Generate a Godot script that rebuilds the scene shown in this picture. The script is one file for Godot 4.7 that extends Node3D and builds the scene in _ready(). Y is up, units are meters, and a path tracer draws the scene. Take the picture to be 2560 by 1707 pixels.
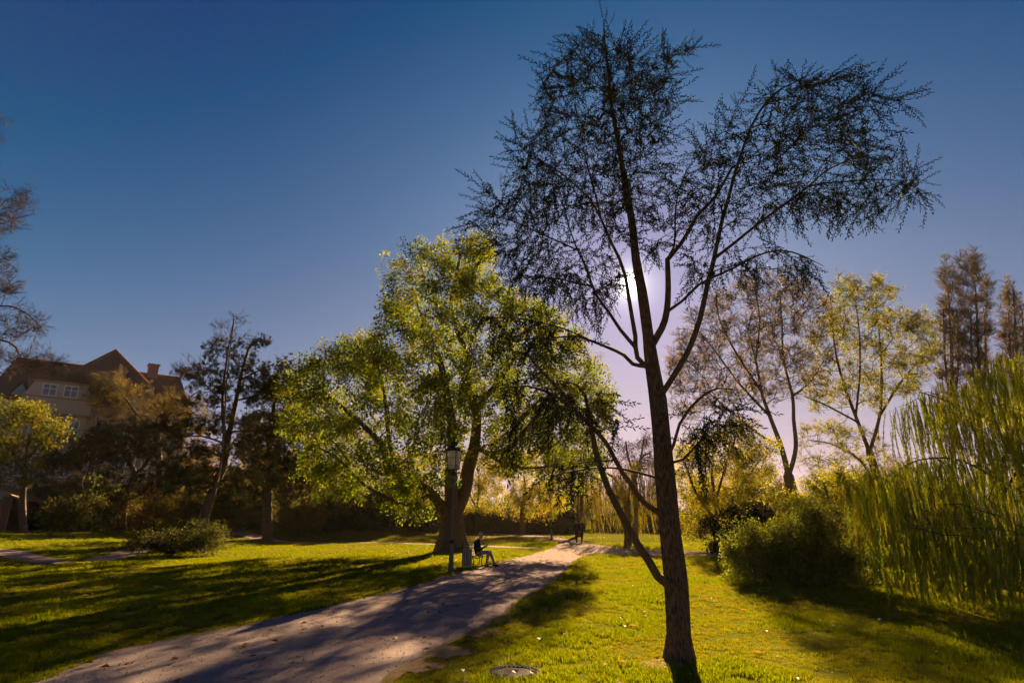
extends Node3D
# A park lawn with a winding path, seen against a low sun. Pixels of the photograph (2560 x 1707) give
# directions; distances come from the ground each thing stands on.

const F := 1500.0
const EYE := 2.0
const PITCH := 16.27
const SUN_PX := Vector2(1576, 712)
const EXPOSURE := 6.5

var cp := cos(deg_to_rad(PITCH))
var sp := sin(deg_to_rad(PITCH))
var used := {}
var M := {}
var path_poly := PackedVector2Array()
var path_polys := []
var total := 0
var clumps := noise(401, 1.0, 2)
var rng := RandomNumberGenerator.new()


# ------------------------------------------------------------------ places
func ray(px: float, py: float) -> Vector3:
	var u := (px - 1280.0) / F
	var v := (853.5 - py) / F
	return Vector3(u, v * cp + sp, -(cp - v * sp))

func at(px: float, py: float, d: float) -> Vector3:
	var r := ray(px, py)
	return Vector3(0, EYE, 0) + r * (d / -r.z)

func land(x: float, z: float) -> float:
	var side := 0.9 * smoothstep(-14.0, -38.0, x) * smoothstep(-22.0, -40.0, z)
	var bank := 1.1 * smoothstep(-50.0, -62.0, z) * smoothstep(-4.0, -14.0, x)
	return minf(side + bank, 1.65)

func ground(px: float, py: float) -> Vector3:
	var r := ray(px, py)
	var t := 1.0
	var p := Vector3.ZERO
	var h := 0.0
	for k in 24:
		t = lerpf(t, minf((h - EYE) / minf(r.y, -0.004), 300.0), 0.7)
		p = Vector3(0, EYE, 0) + r * t
		h = land(p.x, p.z)
	return Vector3(p.x, h, p.z)

func foot(px: float, d: float) -> Vector3:
	var x := 0.0
	var h := 0.0
	for k in 4:
		x = (px - 1280.0) / F * (d * cp + (h - EYE) * sp)
		h = land(x, -d)
	return Vector3(x, h, -d)


# ------------------------------------------------------------------ names and tags
func numbered(called: String) -> String:
	if not used.has(called):
		used[called] = 0
		return called
	used[called] += 1
	return "%s_%03d" % [called, used[called]]

func tag(o: Node, label: String, category: String, group := "") -> void:
	o.set_meta("label", label)
	o.set_meta("category", category)
	if group != "":
		o.set_meta("group", group)

func thing(called: String, label: String, category: String, where: Vector3, turn := 0.0, group := "") -> Node3D:
	var o := Node3D.new()
	o.name = numbered(called)
	add_child(o)
	o.position = where
	o.rotation.y = turn
	tag(o, label, category, group)
	return o

func put(parent: Node, called: String, mesh: Mesh, m: Material) -> MeshInstance3D:
	var o := MeshInstance3D.new()
	o.name = called if parent != self else numbered(called)
	o.mesh = mesh
	o.material_override = m
	parent.add_child(o, true)
	return o

func swarm(parent: Node, called: String, mesh: Mesh, m: Material, buf: PackedFloat32Array) -> MultiMeshInstance3D:
	var mm := MultiMesh.new()
	mm.transform_format = MultiMesh.TRANSFORM_3D
	mm.use_colors = true
	mm.mesh = mesh
	mm.instance_count = buf.size() / 16
	mm.buffer = buf
	total += mm.instance_count
	var o := MultiMeshInstance3D.new()
	o.name = called if parent != self else numbered(called)
	o.multimesh = mm
	o.material_override = m
	o.set_meta("kind", "stuff")
	parent.add_child(o, true)
	return o

func push(buf: PackedFloat32Array, b: Basis, o: Vector3, c: Color) -> void:
	buf.append_array(PackedFloat32Array([b.x.x, b.y.x, b.z.x, o.x, b.x.y, b.y.y, b.z.y, o.y, b.x.z, b.y.z, b.z.z, o.z, c.r, c.g, c.b, 1.0]))

func along(y: Vector3, roll: float, s: float) -> Basis:
	var yy := y.normalized()
	var x := yy.cross(Vector3(0.3, 0.2, 0.93) if absf(yy.y) > 0.9 else Vector3.UP).normalized()
	x = x.rotated(yy, roll)
	return Basis(x * s, yy * s, x.cross(yy) * s)


# ------------------------------------------------------------------ mesh builder
class MB:
	var v := PackedVector3Array()
	var n := PackedVector3Array()
	var c := PackedColorArray()
	var i := PackedInt32Array()
	var col := Color.WHITE

	func vert(p: Vector3, nn: Vector3) -> int:
		v.append(p); n.append(nn); c.append(col)
		return v.size() - 1

	func tri(a: Vector3, b: Vector3, d: Vector3) -> void:   # counter-clockwise from outside
		var nn := (b - a).cross(d - a).normalized()
		var k := v.size()
		vert(a, nn); vert(b, nn); vert(d, nn)
		i.append_array(PackedInt32Array([k, k + 2, k + 1]))

	func quad(a: Vector3, b: Vector3, d: Vector3, e: Vector3) -> void:
		tri(a, b, d); tri(a, d, e)

	func box(lo: Vector3, hi: Vector3, t := Transform3D.IDENTITY, bev := 0.0) -> void:
		var cc := (lo + hi) / 2
		var h := (hi - lo) / 2
		if bev <= 0.0:
			for s in [Vector3(1, 0, 0), Vector3(-1, 0, 0), Vector3(0, 1, 0), Vector3(0, -1, 0), Vector3(0, 0, 1), Vector3(0, 0, -1)]:
				var a := Vector3(s.y, s.z, s.x).abs()
				var b: Vector3 = s.cross(a)
				var f: Vector3 = cc + s * h
				quad(t * (f - a * h - b * h), t * (f + a * h - b * h), t * (f + a * h + b * h), t * (f - a * h + b * h))
			return
		var g := h - Vector3.ONE * bev
		for s in [Vector3(1, 0, 0), Vector3(-1, 0, 0), Vector3(0, 1, 0), Vector3(0, -1, 0), Vector3(0, 0, 1), Vector3(0, 0, -1)]:
			var a := Vector3(s.y, s.z, s.x).abs()
			var b: Vector3 = s.cross(a)
			var f: Vector3 = cc + s * h
			quad(t * (f - a * g - b * g), t * (f + a * g - b * g), t * (f + a * g + b * g), t * (f - a * g + b * g))
		for sx in [-1, 1]:
			for sy in [-1, 1]:
				for sz in [-1, 1]:
					var q := Vector3(sx, sy, sz)
					var px := t * (cc + q * Vector3(h.x, g.y, g.z))
					var py := t * (cc + q * Vector3(g.x, h.y, g.z))
					var pz := t * (cc + q * Vector3(g.x, g.y, h.z))
					if sx * sy * sz > 0: tri(px, py, pz)
					else: tri(px, pz, py)
		for ax in 3:
			for s1 in [-1, 1]:
				for s2 in [-1, 1]:
					var b := (ax + 1) % 3
					var d := (ax + 2) % 3
					var p1 := Vector3.ZERO; p1[b] = s1 * h[b]; p1[d] = s2 * g[d]
					var p2 := Vector3.ZERO; p2[b] = s1 * g[b]; p2[d] = s2 * h[d]
					var e := Vector3.ZERO; e[ax] = g[ax]
					if s1 * s2 > 0: quad(t * (cc + p1 - e), t * (cc + p2 - e), t * (cc + p2 + e), t * (cc + p1 + e))
					else: quad(t * (cc + p2 - e), t * (cc + p1 - e), t * (cc + p1 + e), t * (cc + p2 + e))

	func tube(pts: PackedVector3Array, rad: PackedFloat32Array, sides: int, bump := 0.0) -> void:
		var m := pts.size()
		if m < 2:
			return
		var t0 := (pts[1] - pts[0]).normalized()
		var x := t0.cross(Vector3.RIGHT if absf(t0.x) < 0.8 else Vector3.UP).normalized()
		var base := v.size()
		for k in m:
			var t := (pts[mini(k + 1, m - 1)] - pts[maxi(k - 1, 0)]).normalized()
			if t == Vector3.ZERO: t = t0
			x = (x - t * x.dot(t)).normalized()
			var y := t.cross(x)
			for j in sides:
				var a := TAU * j / sides
				var d := x * cos(a) + y * sin(a)
				var rr := rad[k]
				if bump > 0.0:
					rr *= 1.0 + bump * (sin(a * 3.0 + k * 0.35) * 0.5 + sin(a * 5.0 - k * 0.21) * 0.35 + sin(a * 2.0 + k * 0.9) * 0.3)
				vert(pts[k] + d * rr, d)
		for k in m - 1:
			for j in sides:
				var a := base + k * sides + j
				var b := base + k * sides + (j + 1) % sides
				i.append_array(PackedInt32Array([a, a + sides, b, b, a + sides, b + sides]))

	func lathe(prof: Array, sides: int, o := Vector3.ZERO, flat := false) -> void:   # [radius, y] from the bottom up
		for k in prof.size() - 1:
			var a: Array = prof[k]
			var b: Array = prof[k + 1]
			for j in sides:
				var t0 := TAU * j / sides
				var t1 := TAU * (j + 1) / sides
				var p0 := Vector3(cos(t0), 0, -sin(t0))
				var p1 := Vector3(cos(t1), 0, -sin(t1))
				var q := [o + p0 * a[0] + Vector3.UP * a[1], o + p1 * a[0] + Vector3.UP * a[1], o + p1 * b[0] + Vector3.UP * b[1], o + p0 * b[0] + Vector3.UP * b[1]]
				if flat:
					quad(q[0], q[1], q[2], q[3])
				else:
					var sl := Vector2(b[1] - a[1], a[0] - b[0]).normalized()
					var n0 := (p0 * sl.x + Vector3.UP * sl.y).normalized()
					var n1 := (p1 * sl.x + Vector3.UP * sl.y).normalized()
					var s := v.size()
					vert(q[0], n0); vert(q[1], n1); vert(q[2], n1); vert(q[3], n0)
					i.append_array(PackedInt32Array([s, s + 2, s + 1, s, s + 3, s + 2]))

	func leaf(o: Vector3, d: Vector3, side: Vector3, l: float, w: float, fold := 0.25) -> void:
		var s := (side - d * side.dot(d)).normalized()
		var up := s.cross(d)
		var a := o
		var b := o + d * l * 0.45 + s * w + up * w * fold
		var e := o + d * l * 0.45 - s * w + up * w * fold
		var f := o + d * l
		tri(a, b, f); tri(a, f, e)

	func spindle(o: Vector3, d: Vector3, l: float, w: float) -> void:
		var s := d.cross(Vector3(0.37, 0.81, 0.45)).normalized()
		var u := d.cross(s)
		var mid := o + d * l * 0.45
		var q := [mid + s * w, mid + u * w, mid - s * w, mid - u * w]
		for k in 4:
			tri(o, q[(k + 1) % 4], q[k])
			tri(q[k], q[(k + 1) % 4], o + d * l)

	func mesh() -> ArrayMesh:
		var a := []
		a.resize(Mesh.ARRAY_MAX)
		a[Mesh.ARRAY_VERTEX] = v
		a[Mesh.ARRAY_NORMAL] = n
		a[Mesh.ARRAY_COLOR] = c
		a[Mesh.ARRAY_INDEX] = i
		var am := ArrayMesh.new()
		am.add_surface_from_arrays(Mesh.PRIMITIVE_TRIANGLES, a)
		return am


# ------------------------------------------------------------------ branching
class Skel:
	var p := PackedVector3Array()
	var par := PackedInt32Array()
	var pl := PackedFloat32Array()
	var fix := PackedFloat32Array()
	var r := PackedFloat32Array()
	var traced := 0

	func add(pos: Vector3, parent: int, radius: float) -> int:
		p.append(pos); par.append(parent); fix.append(radius); r.append(radius)
		pl.append(0.0 if parent < 0 else pl[parent] + pos.distance_to(p[parent]))
		return p.size() - 1

	func nearest(q: Vector3) -> int:
		var best := 0
		var bd := 1e9
		for k in p.size():
			var d := p[k].distance_squared_to(q)
			if d < bd:
				bd = d; best = k
		return best

	func limb(parent: int, pts: Array, r0: float, r1: float, step: float) -> int:
		var q := pts.duplicate()
		if parent >= 0:
			q.insert(0, p[parent])
		var total := 0.0
		for k in q.size() - 1:
			total += q[k].distance_to(q[k + 1])
		var done := 0.0
		var last := parent
		if parent < 0:
			last = add(q[0], -1, r0)
		for k in q.size() - 1:
			var a: Vector3 = q[maxi(k - 1, 0)]
			var b: Vector3 = q[k]
			var d: Vector3 = q[k + 1]
			var e: Vector3 = q[mini(k + 2, q.size() - 1)]
			var len := b.distance_to(d)
			var m := maxi(1, int(round(len / step)))
			for j in range(1, m + 1):
				var t := float(j) / m
				last = add(b.cubic_interpolate(d, a, e, t), last, lerpf(r0, r1, clampf((done + len * t) / maxf(total, 0.01), 0, 1)))
			done += len
		traced = p.size()
		return last

	func grow(points: Array, bf: float, step: float, arch: float, rg: RandomNumberGenerator, from := 0) -> void:
		var order := []
		for q in points:
			var bd := 1e9
			for k in range(from, p.size()):
				bd = minf(bd, p[k].distance_squared_to(q))
			order.append([bd, q])
		order.sort_custom(func(a, b): return a[0] < b[0])
		for o in order:
			var q: Vector3 = o[1]
			var best := from
			var bc := 1e9
			for k in range(from, p.size()):
				var cst := p[k].distance_to(q) + bf * pl[k]
				if cst < bc:
					bc = cst; best = k
			var a := p[best]
			var len := a.distance_to(q)
			if len < step * 0.4:
				continue
			var dir := (q - a) / len
			if par[best] >= 0:
				dir = (a - p[par[best]]).normalized()
			var mid := a + (q - a) * 0.5 + dir * len * 0.16 + Vector3.UP * arch * len + Vector3(rg.randfn(), rg.randfn(), rg.randfn()) * len * 0.05
			var m := maxi(1, int(round(len / step)))
			var last := best
			for j in range(1, m + 1):
				var t := float(j) / m
				last = add(a.lerp(mid, t).lerp(mid.lerp(q, t), t), last, 0.0)

	func finish(tip: float, e: float, cap: float) -> void:
		var acc := PackedFloat32Array()
		acc.resize(p.size())
		for k in range(p.size() - 1, -1, -1):
			if acc[k] == 0.0:
				acc[k] = pow(tip, e)
			r[k] = fix[k] if fix[k] > 0.0 else minf(pow(acc[k], 1.0 / e), cap)
			if par[k] >= 0:
				acc[par[k]] += acc[k]
		for k in p.size():
			if par[k] >= 0 and fix[k] == 0.0:
				r[k] = minf(r[k], r[par[k]] * (0.75 if fix[par[k]] > 0.0 else 1.0))

	func wood(off: Vector3, big: MB, small: MB, split: float, bump: float) -> void:
		var main := PackedInt32Array()
		main.resize(p.size())
		main.fill(-1)
		for k in range(1, p.size()):
			var q := par[k]
			if main[q] < 0 or r[k] > r[main[q]]:
				main[q] = k
		for k in range(0, p.size()):
			if k > 0 and main[par[k]] == k:
				continue
			var pts := PackedVector3Array()
			var rad := PackedFloat32Array()
			if k > 0:
				pts.append(p[par[k]] - off); rad.append(minf(r[k] * 1.2, r[par[k]] * 0.9))
			var j := k
			while j >= 0:
				pts.append(p[j] - off); rad.append(r[j])
				j = main[j]
			rad[rad.size() - 1] *= 0.4
			var r0 := r[k]
			var sides := 14 if r0 > 0.15 else 8 if r0 > 0.05 else 5 if r0 > 0.02 else 4 if r0 > 0.008 else 3
			(big if r0 >= split else small).tube(pts, rad, sides, bump if r0 > 0.1 else 0.0)


# ------------------------------------------------------------------ materials
func lin(r: float, g: float, b: float) -> Color:
	return Color(r, g, b).linear_to_srgb()

func plain(r: float, g: float, b: float, rough := 0.8, metal := 0.0) -> StandardMaterial3D:
	var m := StandardMaterial3D.new()
	m.albedo_color = lin(r, g, b)
	m.roughness = rough
	m.metallic = metal
	m.vertex_color_use_as_albedo = true
	m.metallic_specular = 0.12 if rough > 0.65 and metal == 0.0 else 0.4
	return m

func foliage(through: Color, rough := 0.55) -> StandardMaterial3D:
	var m := StandardMaterial3D.new()
	m.vertex_color_use_as_albedo = true
	m.roughness = rough
	m.metallic_specular = 0.15
	m.backlight_enabled = true
	m.backlight = through
	m.cull_mode = BaseMaterial3D.CULL_DISABLED
	return m

func grain(w: int, h: int, f: Callable) -> ImageTexture:
	var im := Image.create(w, h, false, Image.FORMAT_RGB8)
	for y in h:
		for x in w:
			im.set_pixel(x, y, f.call(x, y))
	return ImageTexture.create_from_image(im)

func noise(s: int, freq: float, oct := 4, type := FastNoiseLite.TYPE_SIMPLEX_SMOOTH) -> FastNoiseLite:
	var n := FastNoiseLite.new()
	n.seed = s
	n.noise_type = type
	n.frequency = freq
	n.fractal_octaves = oct
	return n

func seamless(n: FastNoiseLite, w: int, h: int, depth := 0.1) -> Image:
	return n.get_seamless_image(w, h, false, false, depth, true)

func make_materials() -> void:
	# lawn: green blades and thatch of straw seen from above, with worn earth between
	var a := seamless(noise(3, 0.02, 4), 512, 512)
	var b := seamless(noise(4, 0.2, 3), 512, 512)
	var d := seamless(noise(9, 0.06, 3), 512, 512)
	var lawn := StandardMaterial3D.new()
	lawn.albedo_texture = grain(512, 512, func(x, y):
		var k := clampf(a.get_pixel(x, y).r * 1.5 - 0.35, 0, 1)
		var fine := b.get_pixel(x, y).r
		var mid := d.get_pixel(x, y).r
		var c := Color(0.075, 0.082, 0.005).lerp(Color(0.12, 0.105, 0.014), k * 0.7).lerp(Color(0.10, 0.065, 0.022), clampf(mid * 3.0 - 2.1, 0, 0.6))
		return (c * (0.55 + 0.9 * fine)).linear_to_srgb())
	lawn.uv1_triplanar = true
	lawn.uv1_world_triplanar = true
	lawn.uv1_scale = Vector3.ONE * 0.11
	lawn.roughness = 0.95
	lawn.metallic_specular = 0.0
	lawn.vertex_color_use_as_albedo = true
	M.lawn = lawn
	var g := StandardMaterial3D.new()
	var e := seamless(noise(12, 0.3, 2), 512, 512)
	var f := seamless(noise(13, 0.015, 4), 512, 512)
	g.albedo_texture = grain(512, 512, func(x, y):
		var s := e.get_pixel(x, y).r
		var l := f.get_pixel(x, y).r
		var c := Color(0.235, 0.175, 0.16).lerp(Color(0.33, 0.248, 0.222), l)
		return (c * (0.72 + 0.56 * s)).linear_to_srgb())
	g.uv1_triplanar = true
	g.uv1_world_triplanar = true
	g.uv1_scale = Vector3.ONE * 0.3
	g.roughness = 0.9
	g.metallic_specular = 0.0
	g.heightmap_enabled = true
	g.heightmap_texture = ImageTexture.create_from_image(e)
	g.heightmap_scale = 0.6
	M.path = g
	var dirt: StandardMaterial3D = g.duplicate()
	dirt.albedo_texture = grain(256, 256, func(x, y):
		var s := e.get_pixel(x, y).r
		var l := f.get_pixel(x, y).r
		var c := Color(0.3, 0.2, 0.125).lerp(Color(0.2, 0.135, 0.08), l)
		return (c * (0.6 + 0.8 * s)).linear_to_srgb())
	M.dirt = dirt
	# bark: furrows that run along the stem, and lichen
	var bn := noise(21, 0.06, 4, FastNoiseLite.TYPE_SIMPLEX)
	var streak := Image.create(256, 256, false, Image.FORMAT_RGB8)
	var col := Image.create(256, 256, false, Image.FORMAT_RGB8)
	var si := seamless(bn, 256, 256)
	for y in 256:
		for x in 256:
			var h := si.get_pixel(x, (y / 4 + (y / 64) * 3) % 256).r * 0.7 + si.get_pixel((x * 2) % 256, y).r * 0.3
			streak.set_pixel(x, y, Color(h, h, h))
			col.set_pixel(x, y, (Color(0.12, 0.1, 0.09).lerp(Color(1.5, 1.45, 1.35), smoothstep(0.2, 0.85, h))).linear_to_srgb())
	var bark := StandardMaterial3D.new()
	bark.albedo_color = lin(0.15, 0.1, 0.073)
	bark.albedo_texture = ImageTexture.create_from_image(col)
	bark.uv1_triplanar = true
	bark.uv1_scale = Vector3(2.2, 1.2, 2.2)
	bark.heightmap_enabled = true
	bark.heightmap_texture = ImageTexture.create_from_image(streak)
	bark.heightmap_scale = 4.0
	bark.roughness = 0.9
	bark.metallic_specular = 0.25
	M.bark = bark
	var pale: StandardMaterial3D = bark.duplicate()
	pale.albedo_color = lin(0.19, 0.15, 0.11)
	M.bark_pale = pale
	M.twig = plain(0.075, 0.055, 0.04, 0.9)
	M.twig_warm = plain(0.12, 0.068, 0.03, 0.9)
	M.leaf = foliage(Color(1.0, 0.95, 0.55))
	M.needle = foliage(Color(0.9, 0.85, 0.5), 0.8)
	M.needle.metallic_specular = 0.0
	M.grass = foliage(Color(1.0, 0.95, 0.5), 0.6)
	M.grass.metallic_specular = 0.0
	M.iron = plain(0.03, 0.03, 0.032, 0.75)
	M.post = plain(0.12, 0.1, 0.095, 0.75)
	M.wood = plain(0.34, 0.25, 0.17, 0.75)
	M.paint = plain(1, 1, 1, 0.75)
	var tn := seamless(noise(31, 0.12, 3), 256, 256)
	var tile := StandardMaterial3D.new()
	tile.albedo_texture = grain(256, 256, func(x, y): return (Color(0.07, 0.032, 0.026).lerp(Color(0.16, 0.06, 0.04), tn.get_pixel(x, y).r)).linear_to_srgb())
	tile.uv1_triplanar = true
	tile.uv1_scale = Vector3.ONE * 0.35
	tile.roughness = 0.85
	M.tile = tile
	var pl := StandardMaterial3D.new()
	pl.albedo_texture = grain(256, 256, func(x, y): return (Color(0.4, 0.29, 0.23).lerp(Color(0.58, 0.45, 0.37), tn.get_pixel(x, y).r)).linear_to_srgb())
	pl.uv1_triplanar = true
	pl.uv1_scale = Vector3.ONE * 0.2
	pl.roughness = 0.9
	M.plaster = pl
	M.slate = plain(0.09, 0.10, 0.12, 0.7)
	M.glass_dark = plain(0.16, 0.19, 0.25, 0.08)
	M.white = plain(0.72, 0.68, 0.62, 0.6)
	var milk := StandardMaterial3D.new()
	milk.albedo_color = lin(0.30, 0.22, 0.12)
	milk.roughness = 0.35
	milk.backlight_enabled = true
	milk.backlight = Color(1, 1, 1)
	M.milk = milk


# ------------------------------------------------------------------ sprays
func spray_leaves(sd: int, count: int, reach: float, l: float, w: float, twigs := true) -> ArrayMesh:
	var g := RandomNumberGenerator.new(); g.seed = sd
	var m := MB.new()
	for k in count:
		var d := Vector3(g.randfn(), g.randfn() * 0.8 + 0.5, g.randfn()).normalized()
		var o := d * reach * pow(g.randf(), 0.6)
		var ld := (d + Vector3(g.randfn(), g.randfn() - 0.3, g.randfn()) * 0.6).normalized()
		var t := g.randf_range(0.8, 1.15)
		m.col = Color(t * g.randf_range(0.9, 1.15), t, t * g.randf_range(0.7, 1.1))
		m.leaf(o, ld, Vector3(g.randfn(), g.randfn(), g.randfn()), l * g.randf_range(0.7, 1.2), w * g.randf_range(0.7, 1.2), g.randf_range(-0.3, 0.5))
		if twigs and k % 3 == 0:
			m.col = Color(0.5, 0.35, 0.5)
			m.tube(PackedVector3Array([Vector3.ZERO, o * 0.6 + Vector3(0, 0.02, 0), o]), PackedFloat32Array([0.006, 0.004, 0.002]), 3)
	return m.mesh()

func spray_broad(sd: int, count: int, reach: float, l: float) -> ArrayMesh:      # five-lobed leaves on stalks
	var g := RandomNumberGenerator.new(); g.seed = sd
	var m := MB.new()
	for k in count:
		var d := Vector3(g.randfn(), g.randfn() * 0.8 + 0.4, g.randfn()).normalized()
		var o := d * reach * pow(g.randf(), 0.5)
		var ld := (d + Vector3(g.randfn() * 0.5, -0.5, g.randfn() * 0.5)).normalized()
		var sd2 := Vector3(g.randfn(), g.randfn() * 0.3, g.randfn()).cross(ld).normalized()
		var t := g.randf_range(0.75, 1.2)
		m.col = Color(t * g.randf_range(0.9, 1.2), t, t * g.randf_range(0.7, 1.1))
		var s := l * g.randf_range(0.7, 1.15)
		var nn := sd2.cross(ld)
		for a in [-1.15, -0.6, 0.0, 0.6, 1.15]:
			var dd := (ld * cos(a) + sd2 * sin(a) - nn * 0.12 * absf(a)).normalized()
			m.leaf(o, dd, sd2 * cos(a) - ld * sin(a), s * (1.0 - absf(a) * 0.25), s * 0.2, 0.15)
		if k % 3 == 0:
			m.col = Color(0.4, 0.3, 0.5)
			m.tube(PackedVector3Array([Vector3.ZERO, o * 0.6 + Vector3(0, 0.03, 0), o]), PackedFloat32Array([0.007, 0.005, 0.002]), 3)
	return m.mesh()

func spray_larch(sd: int) -> ArrayMesh:      # a thin hanging twig with short tufted shoots
	var g := RandomNumberGenerator.new(); g.seed = sd
	var m := MB.new()
	m.col = Color(0.8, 0.7, 0.7)
	var pts := PackedVector3Array()
	var rad := PackedFloat32Array()
	var L := 0.62
	for k in 6:
		var t := k / 5.0
		pts.append(Vector3(sin(t * 2.0) * 0.05, t * L, 0.03 * sin(t * 3.0)))
		rad.append(lerpf(0.0045, 0.0018, t))
	m.tube(pts, rad, 3)
	for k in 24:
		var t := (k + 0.4) / 24.0
		var o := Vector3(sin(t * 2.0) * 0.05, t * L, 0.03 * sin(t * 3.0))
		var a := k * 2.4 + g.randf()
		var d := Vector3(cos(a), g.randf_range(0.5, 1.7), sin(a)).normalized()
		var q := g.randf_range(0.75, 1.3)
		m.col = Color(q, q, q)
		m.spindle(o, d, g.randf_range(0.05, 0.095), g.randf_range(0.0075, 0.012))
	m.spindle(Vector3(sin(2.0) * 0.05, L, 0.004), Vector3.UP, 0.09, 0.011)
	return m.mesh()

func spray_pine(sd: int) -> ArrayMesh:       # a tuft of long needles at the end of a twig
	var g := RandomNumberGenerator.new(); g.seed = sd
	var m := MB.new()
	m.col = Color(0.8, 0.6, 0.6)
	for b in 5:
		var e := Vector3(g.randfn() * 0.5, 0.25 + g.randf() * 0.5, g.randfn() * 0.5).normalized() * g.randf_range(0.18, 0.34)
		m.col = Color(0.8, 0.6, 0.6)
		m.tube(PackedVector3Array([Vector3.ZERO, e]), PackedFloat32Array([0.008, 0.005]), 3)
		for k in 13:
			var d := (e.normalized() * 0.7 + Vector3(g.randfn(), g.randfn() + 0.3, g.randfn()) * 0.55).normalized()
			var q := g.randf_range(0.7, 1.3)
			m.col = Color(q, q, q * 0.9)
			m.spindle(e * g.randf_range(0.55, 1.0), d, g.randf_range(0.09, 0.15), 0.007)
	return m.mesh()

func spray_twigs(sd: int, buds: float) -> ArrayMesh:        # a leafless fan of forked twigs, some with buds opening
	var g := RandomNumberGenerator.new(); g.seed = sd
	var m := MB.new()
	for b in 5:
		var d := Vector3(g.randfn() * 0.5, 1.0, g.randfn() * 0.5).normalized()
		var e := d * g.randf_range(0.35, 0.75)
		var mid := e * 0.5 + Vector3(g.randfn(), g.randfn(), g.randfn()) * 0.03
		m.col = Color(0.55, 0.55, 0.55)
		m.tube(PackedVector3Array([Vector3.ZERO, mid, e]), PackedFloat32Array([0.011, 0.008, 0.005]), 3)
		for k in 6:
			var t := g.randf_range(0.25, 1.0)
			var o := mid.lerp(e, t)
			var dd := (d + Vector3(g.randfn(), g.randfn() * 0.6, g.randfn()) * 0.55).normalized()
			var o2 := o + dd * g.randf_range(0.12, 0.34)
			m.col = Color(0.6, 0.55, 0.5)
			m.tube(PackedVector3Array([o, o2]), PackedFloat32Array([0.0065, 0.003]), 3)
			if g.randf() < buds:
				m.col = Color(1.1, 1.1, 1.0) * g.randf_range(0.8, 1.4)
				m.leaf(o2, dd, Vector3(g.randfn(), g.randfn(), g.randfn()), 0.06, 0.02)
				m.leaf(o.lerp(o2, 0.6), (dd + Vector3(g.randfn(), g.randfn(), g.randfn()) * 0.6).normalized(), Vector3(g.randfn(), g.randfn(), g.randfn()), 0.05, 0.018)
	return m.mesh()

func strand(sd: int, L: float, leaf_l: float, per_m: float) -> ArrayMesh:    # a hanging willow shoot
	var g := RandomNumberGenerator.new(); g.seed = sd
	var m := MB.new()
	var pts := PackedVector3Array()
	var rad := PackedFloat32Array()
	var ph := g.randf() * TAU
	var bow := g.randf_range(0.04, 0.11)
	var n := int(L / 0.25) + 2
	for k in n:
		var t := float(k) / (n - 1)
		pts.append(Vector3((sin(t * 3.0 + ph) - sin(ph)) * bow + t * t * 0.1 * L, -t * L, (cos(t * 2.3 + ph) - cos(ph)) * bow))
		rad.append(lerpf(0.006, 0.002, t))
	m.col = Color(0.85, 0.6, 0.5)
	m.tube(pts, rad, 3)
	for k in int(L * per_m):
		var t := g.randf_range(0.03, 1.0)
		var s := t * (n - 1)
		var o := pts[int(s)].lerp(pts[mini(int(s) + 1, n - 1)], s - int(s))
		var a := g.randf() * TAU
		var d := Vector3(cos(a) * 0.5, -1.0, sin(a) * 0.5).normalized()
		var q := g.randf_range(0.7, 1.3)
		m.col = Color(q * g.randf_range(0.9, 1.2), q, q * 0.9)
		m.leaf(o, d, Vector3(-sin(a), 0.2, cos(a)), leaf_l * g.randf_range(0.6, 1.2), leaf_l * 0.1, 0.2)
	return m.mesh()


# ------------------------------------------------------------------ trees
func inside(poly: PackedVector2Array, n: int, d: float, deep: float, g: RandomNumberGenerator, dz := 0.0, hollow := false) -> Array:
	var lo := poly[0]
	var hi := poly[0]
	for q in poly:
		lo = lo.min(q); hi = hi.max(q)
	var c := (lo + hi) / 2
	var out := []
	var tries := 0
	while out.size() < n and tries < n * 30:
		tries += 1
		var q := Vector2(g.randf_range(lo.x, hi.x), g.randf_range(lo.y, hi.y))
		if Geometry2D.is_point_in_polygon(q, poly):
			var e := ((q - c) / ((hi - lo) / 2)).length()
			var t := deep * sqrt(maxf(0.12, 1.0 - 0.7 * e * e))
			var z := g.randf_range(-t, t)
			if hollow:
				z = t * g.randf_range(0.8, 1.0) * (1.0 if g.randf() < 0.35 else -1.0)
			out.append(at(q.x, q.y, d + dz + z))
	return out

func pv(a: Array) -> PackedVector2Array:
	var out := PackedVector2Array()
	for k in range(0, a.size(), 2):
		out.append(Vector2(a[k], a[k + 1]))
	return out

func trace(a: Array, d: float) -> Array:     # [px, py, metres behind the trunk, ...]
	var out := []
	for k in range(0, a.size(), 3):
		out.append(at(a[k], a[k + 1], d + a[k + 2]))
	return out

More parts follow.
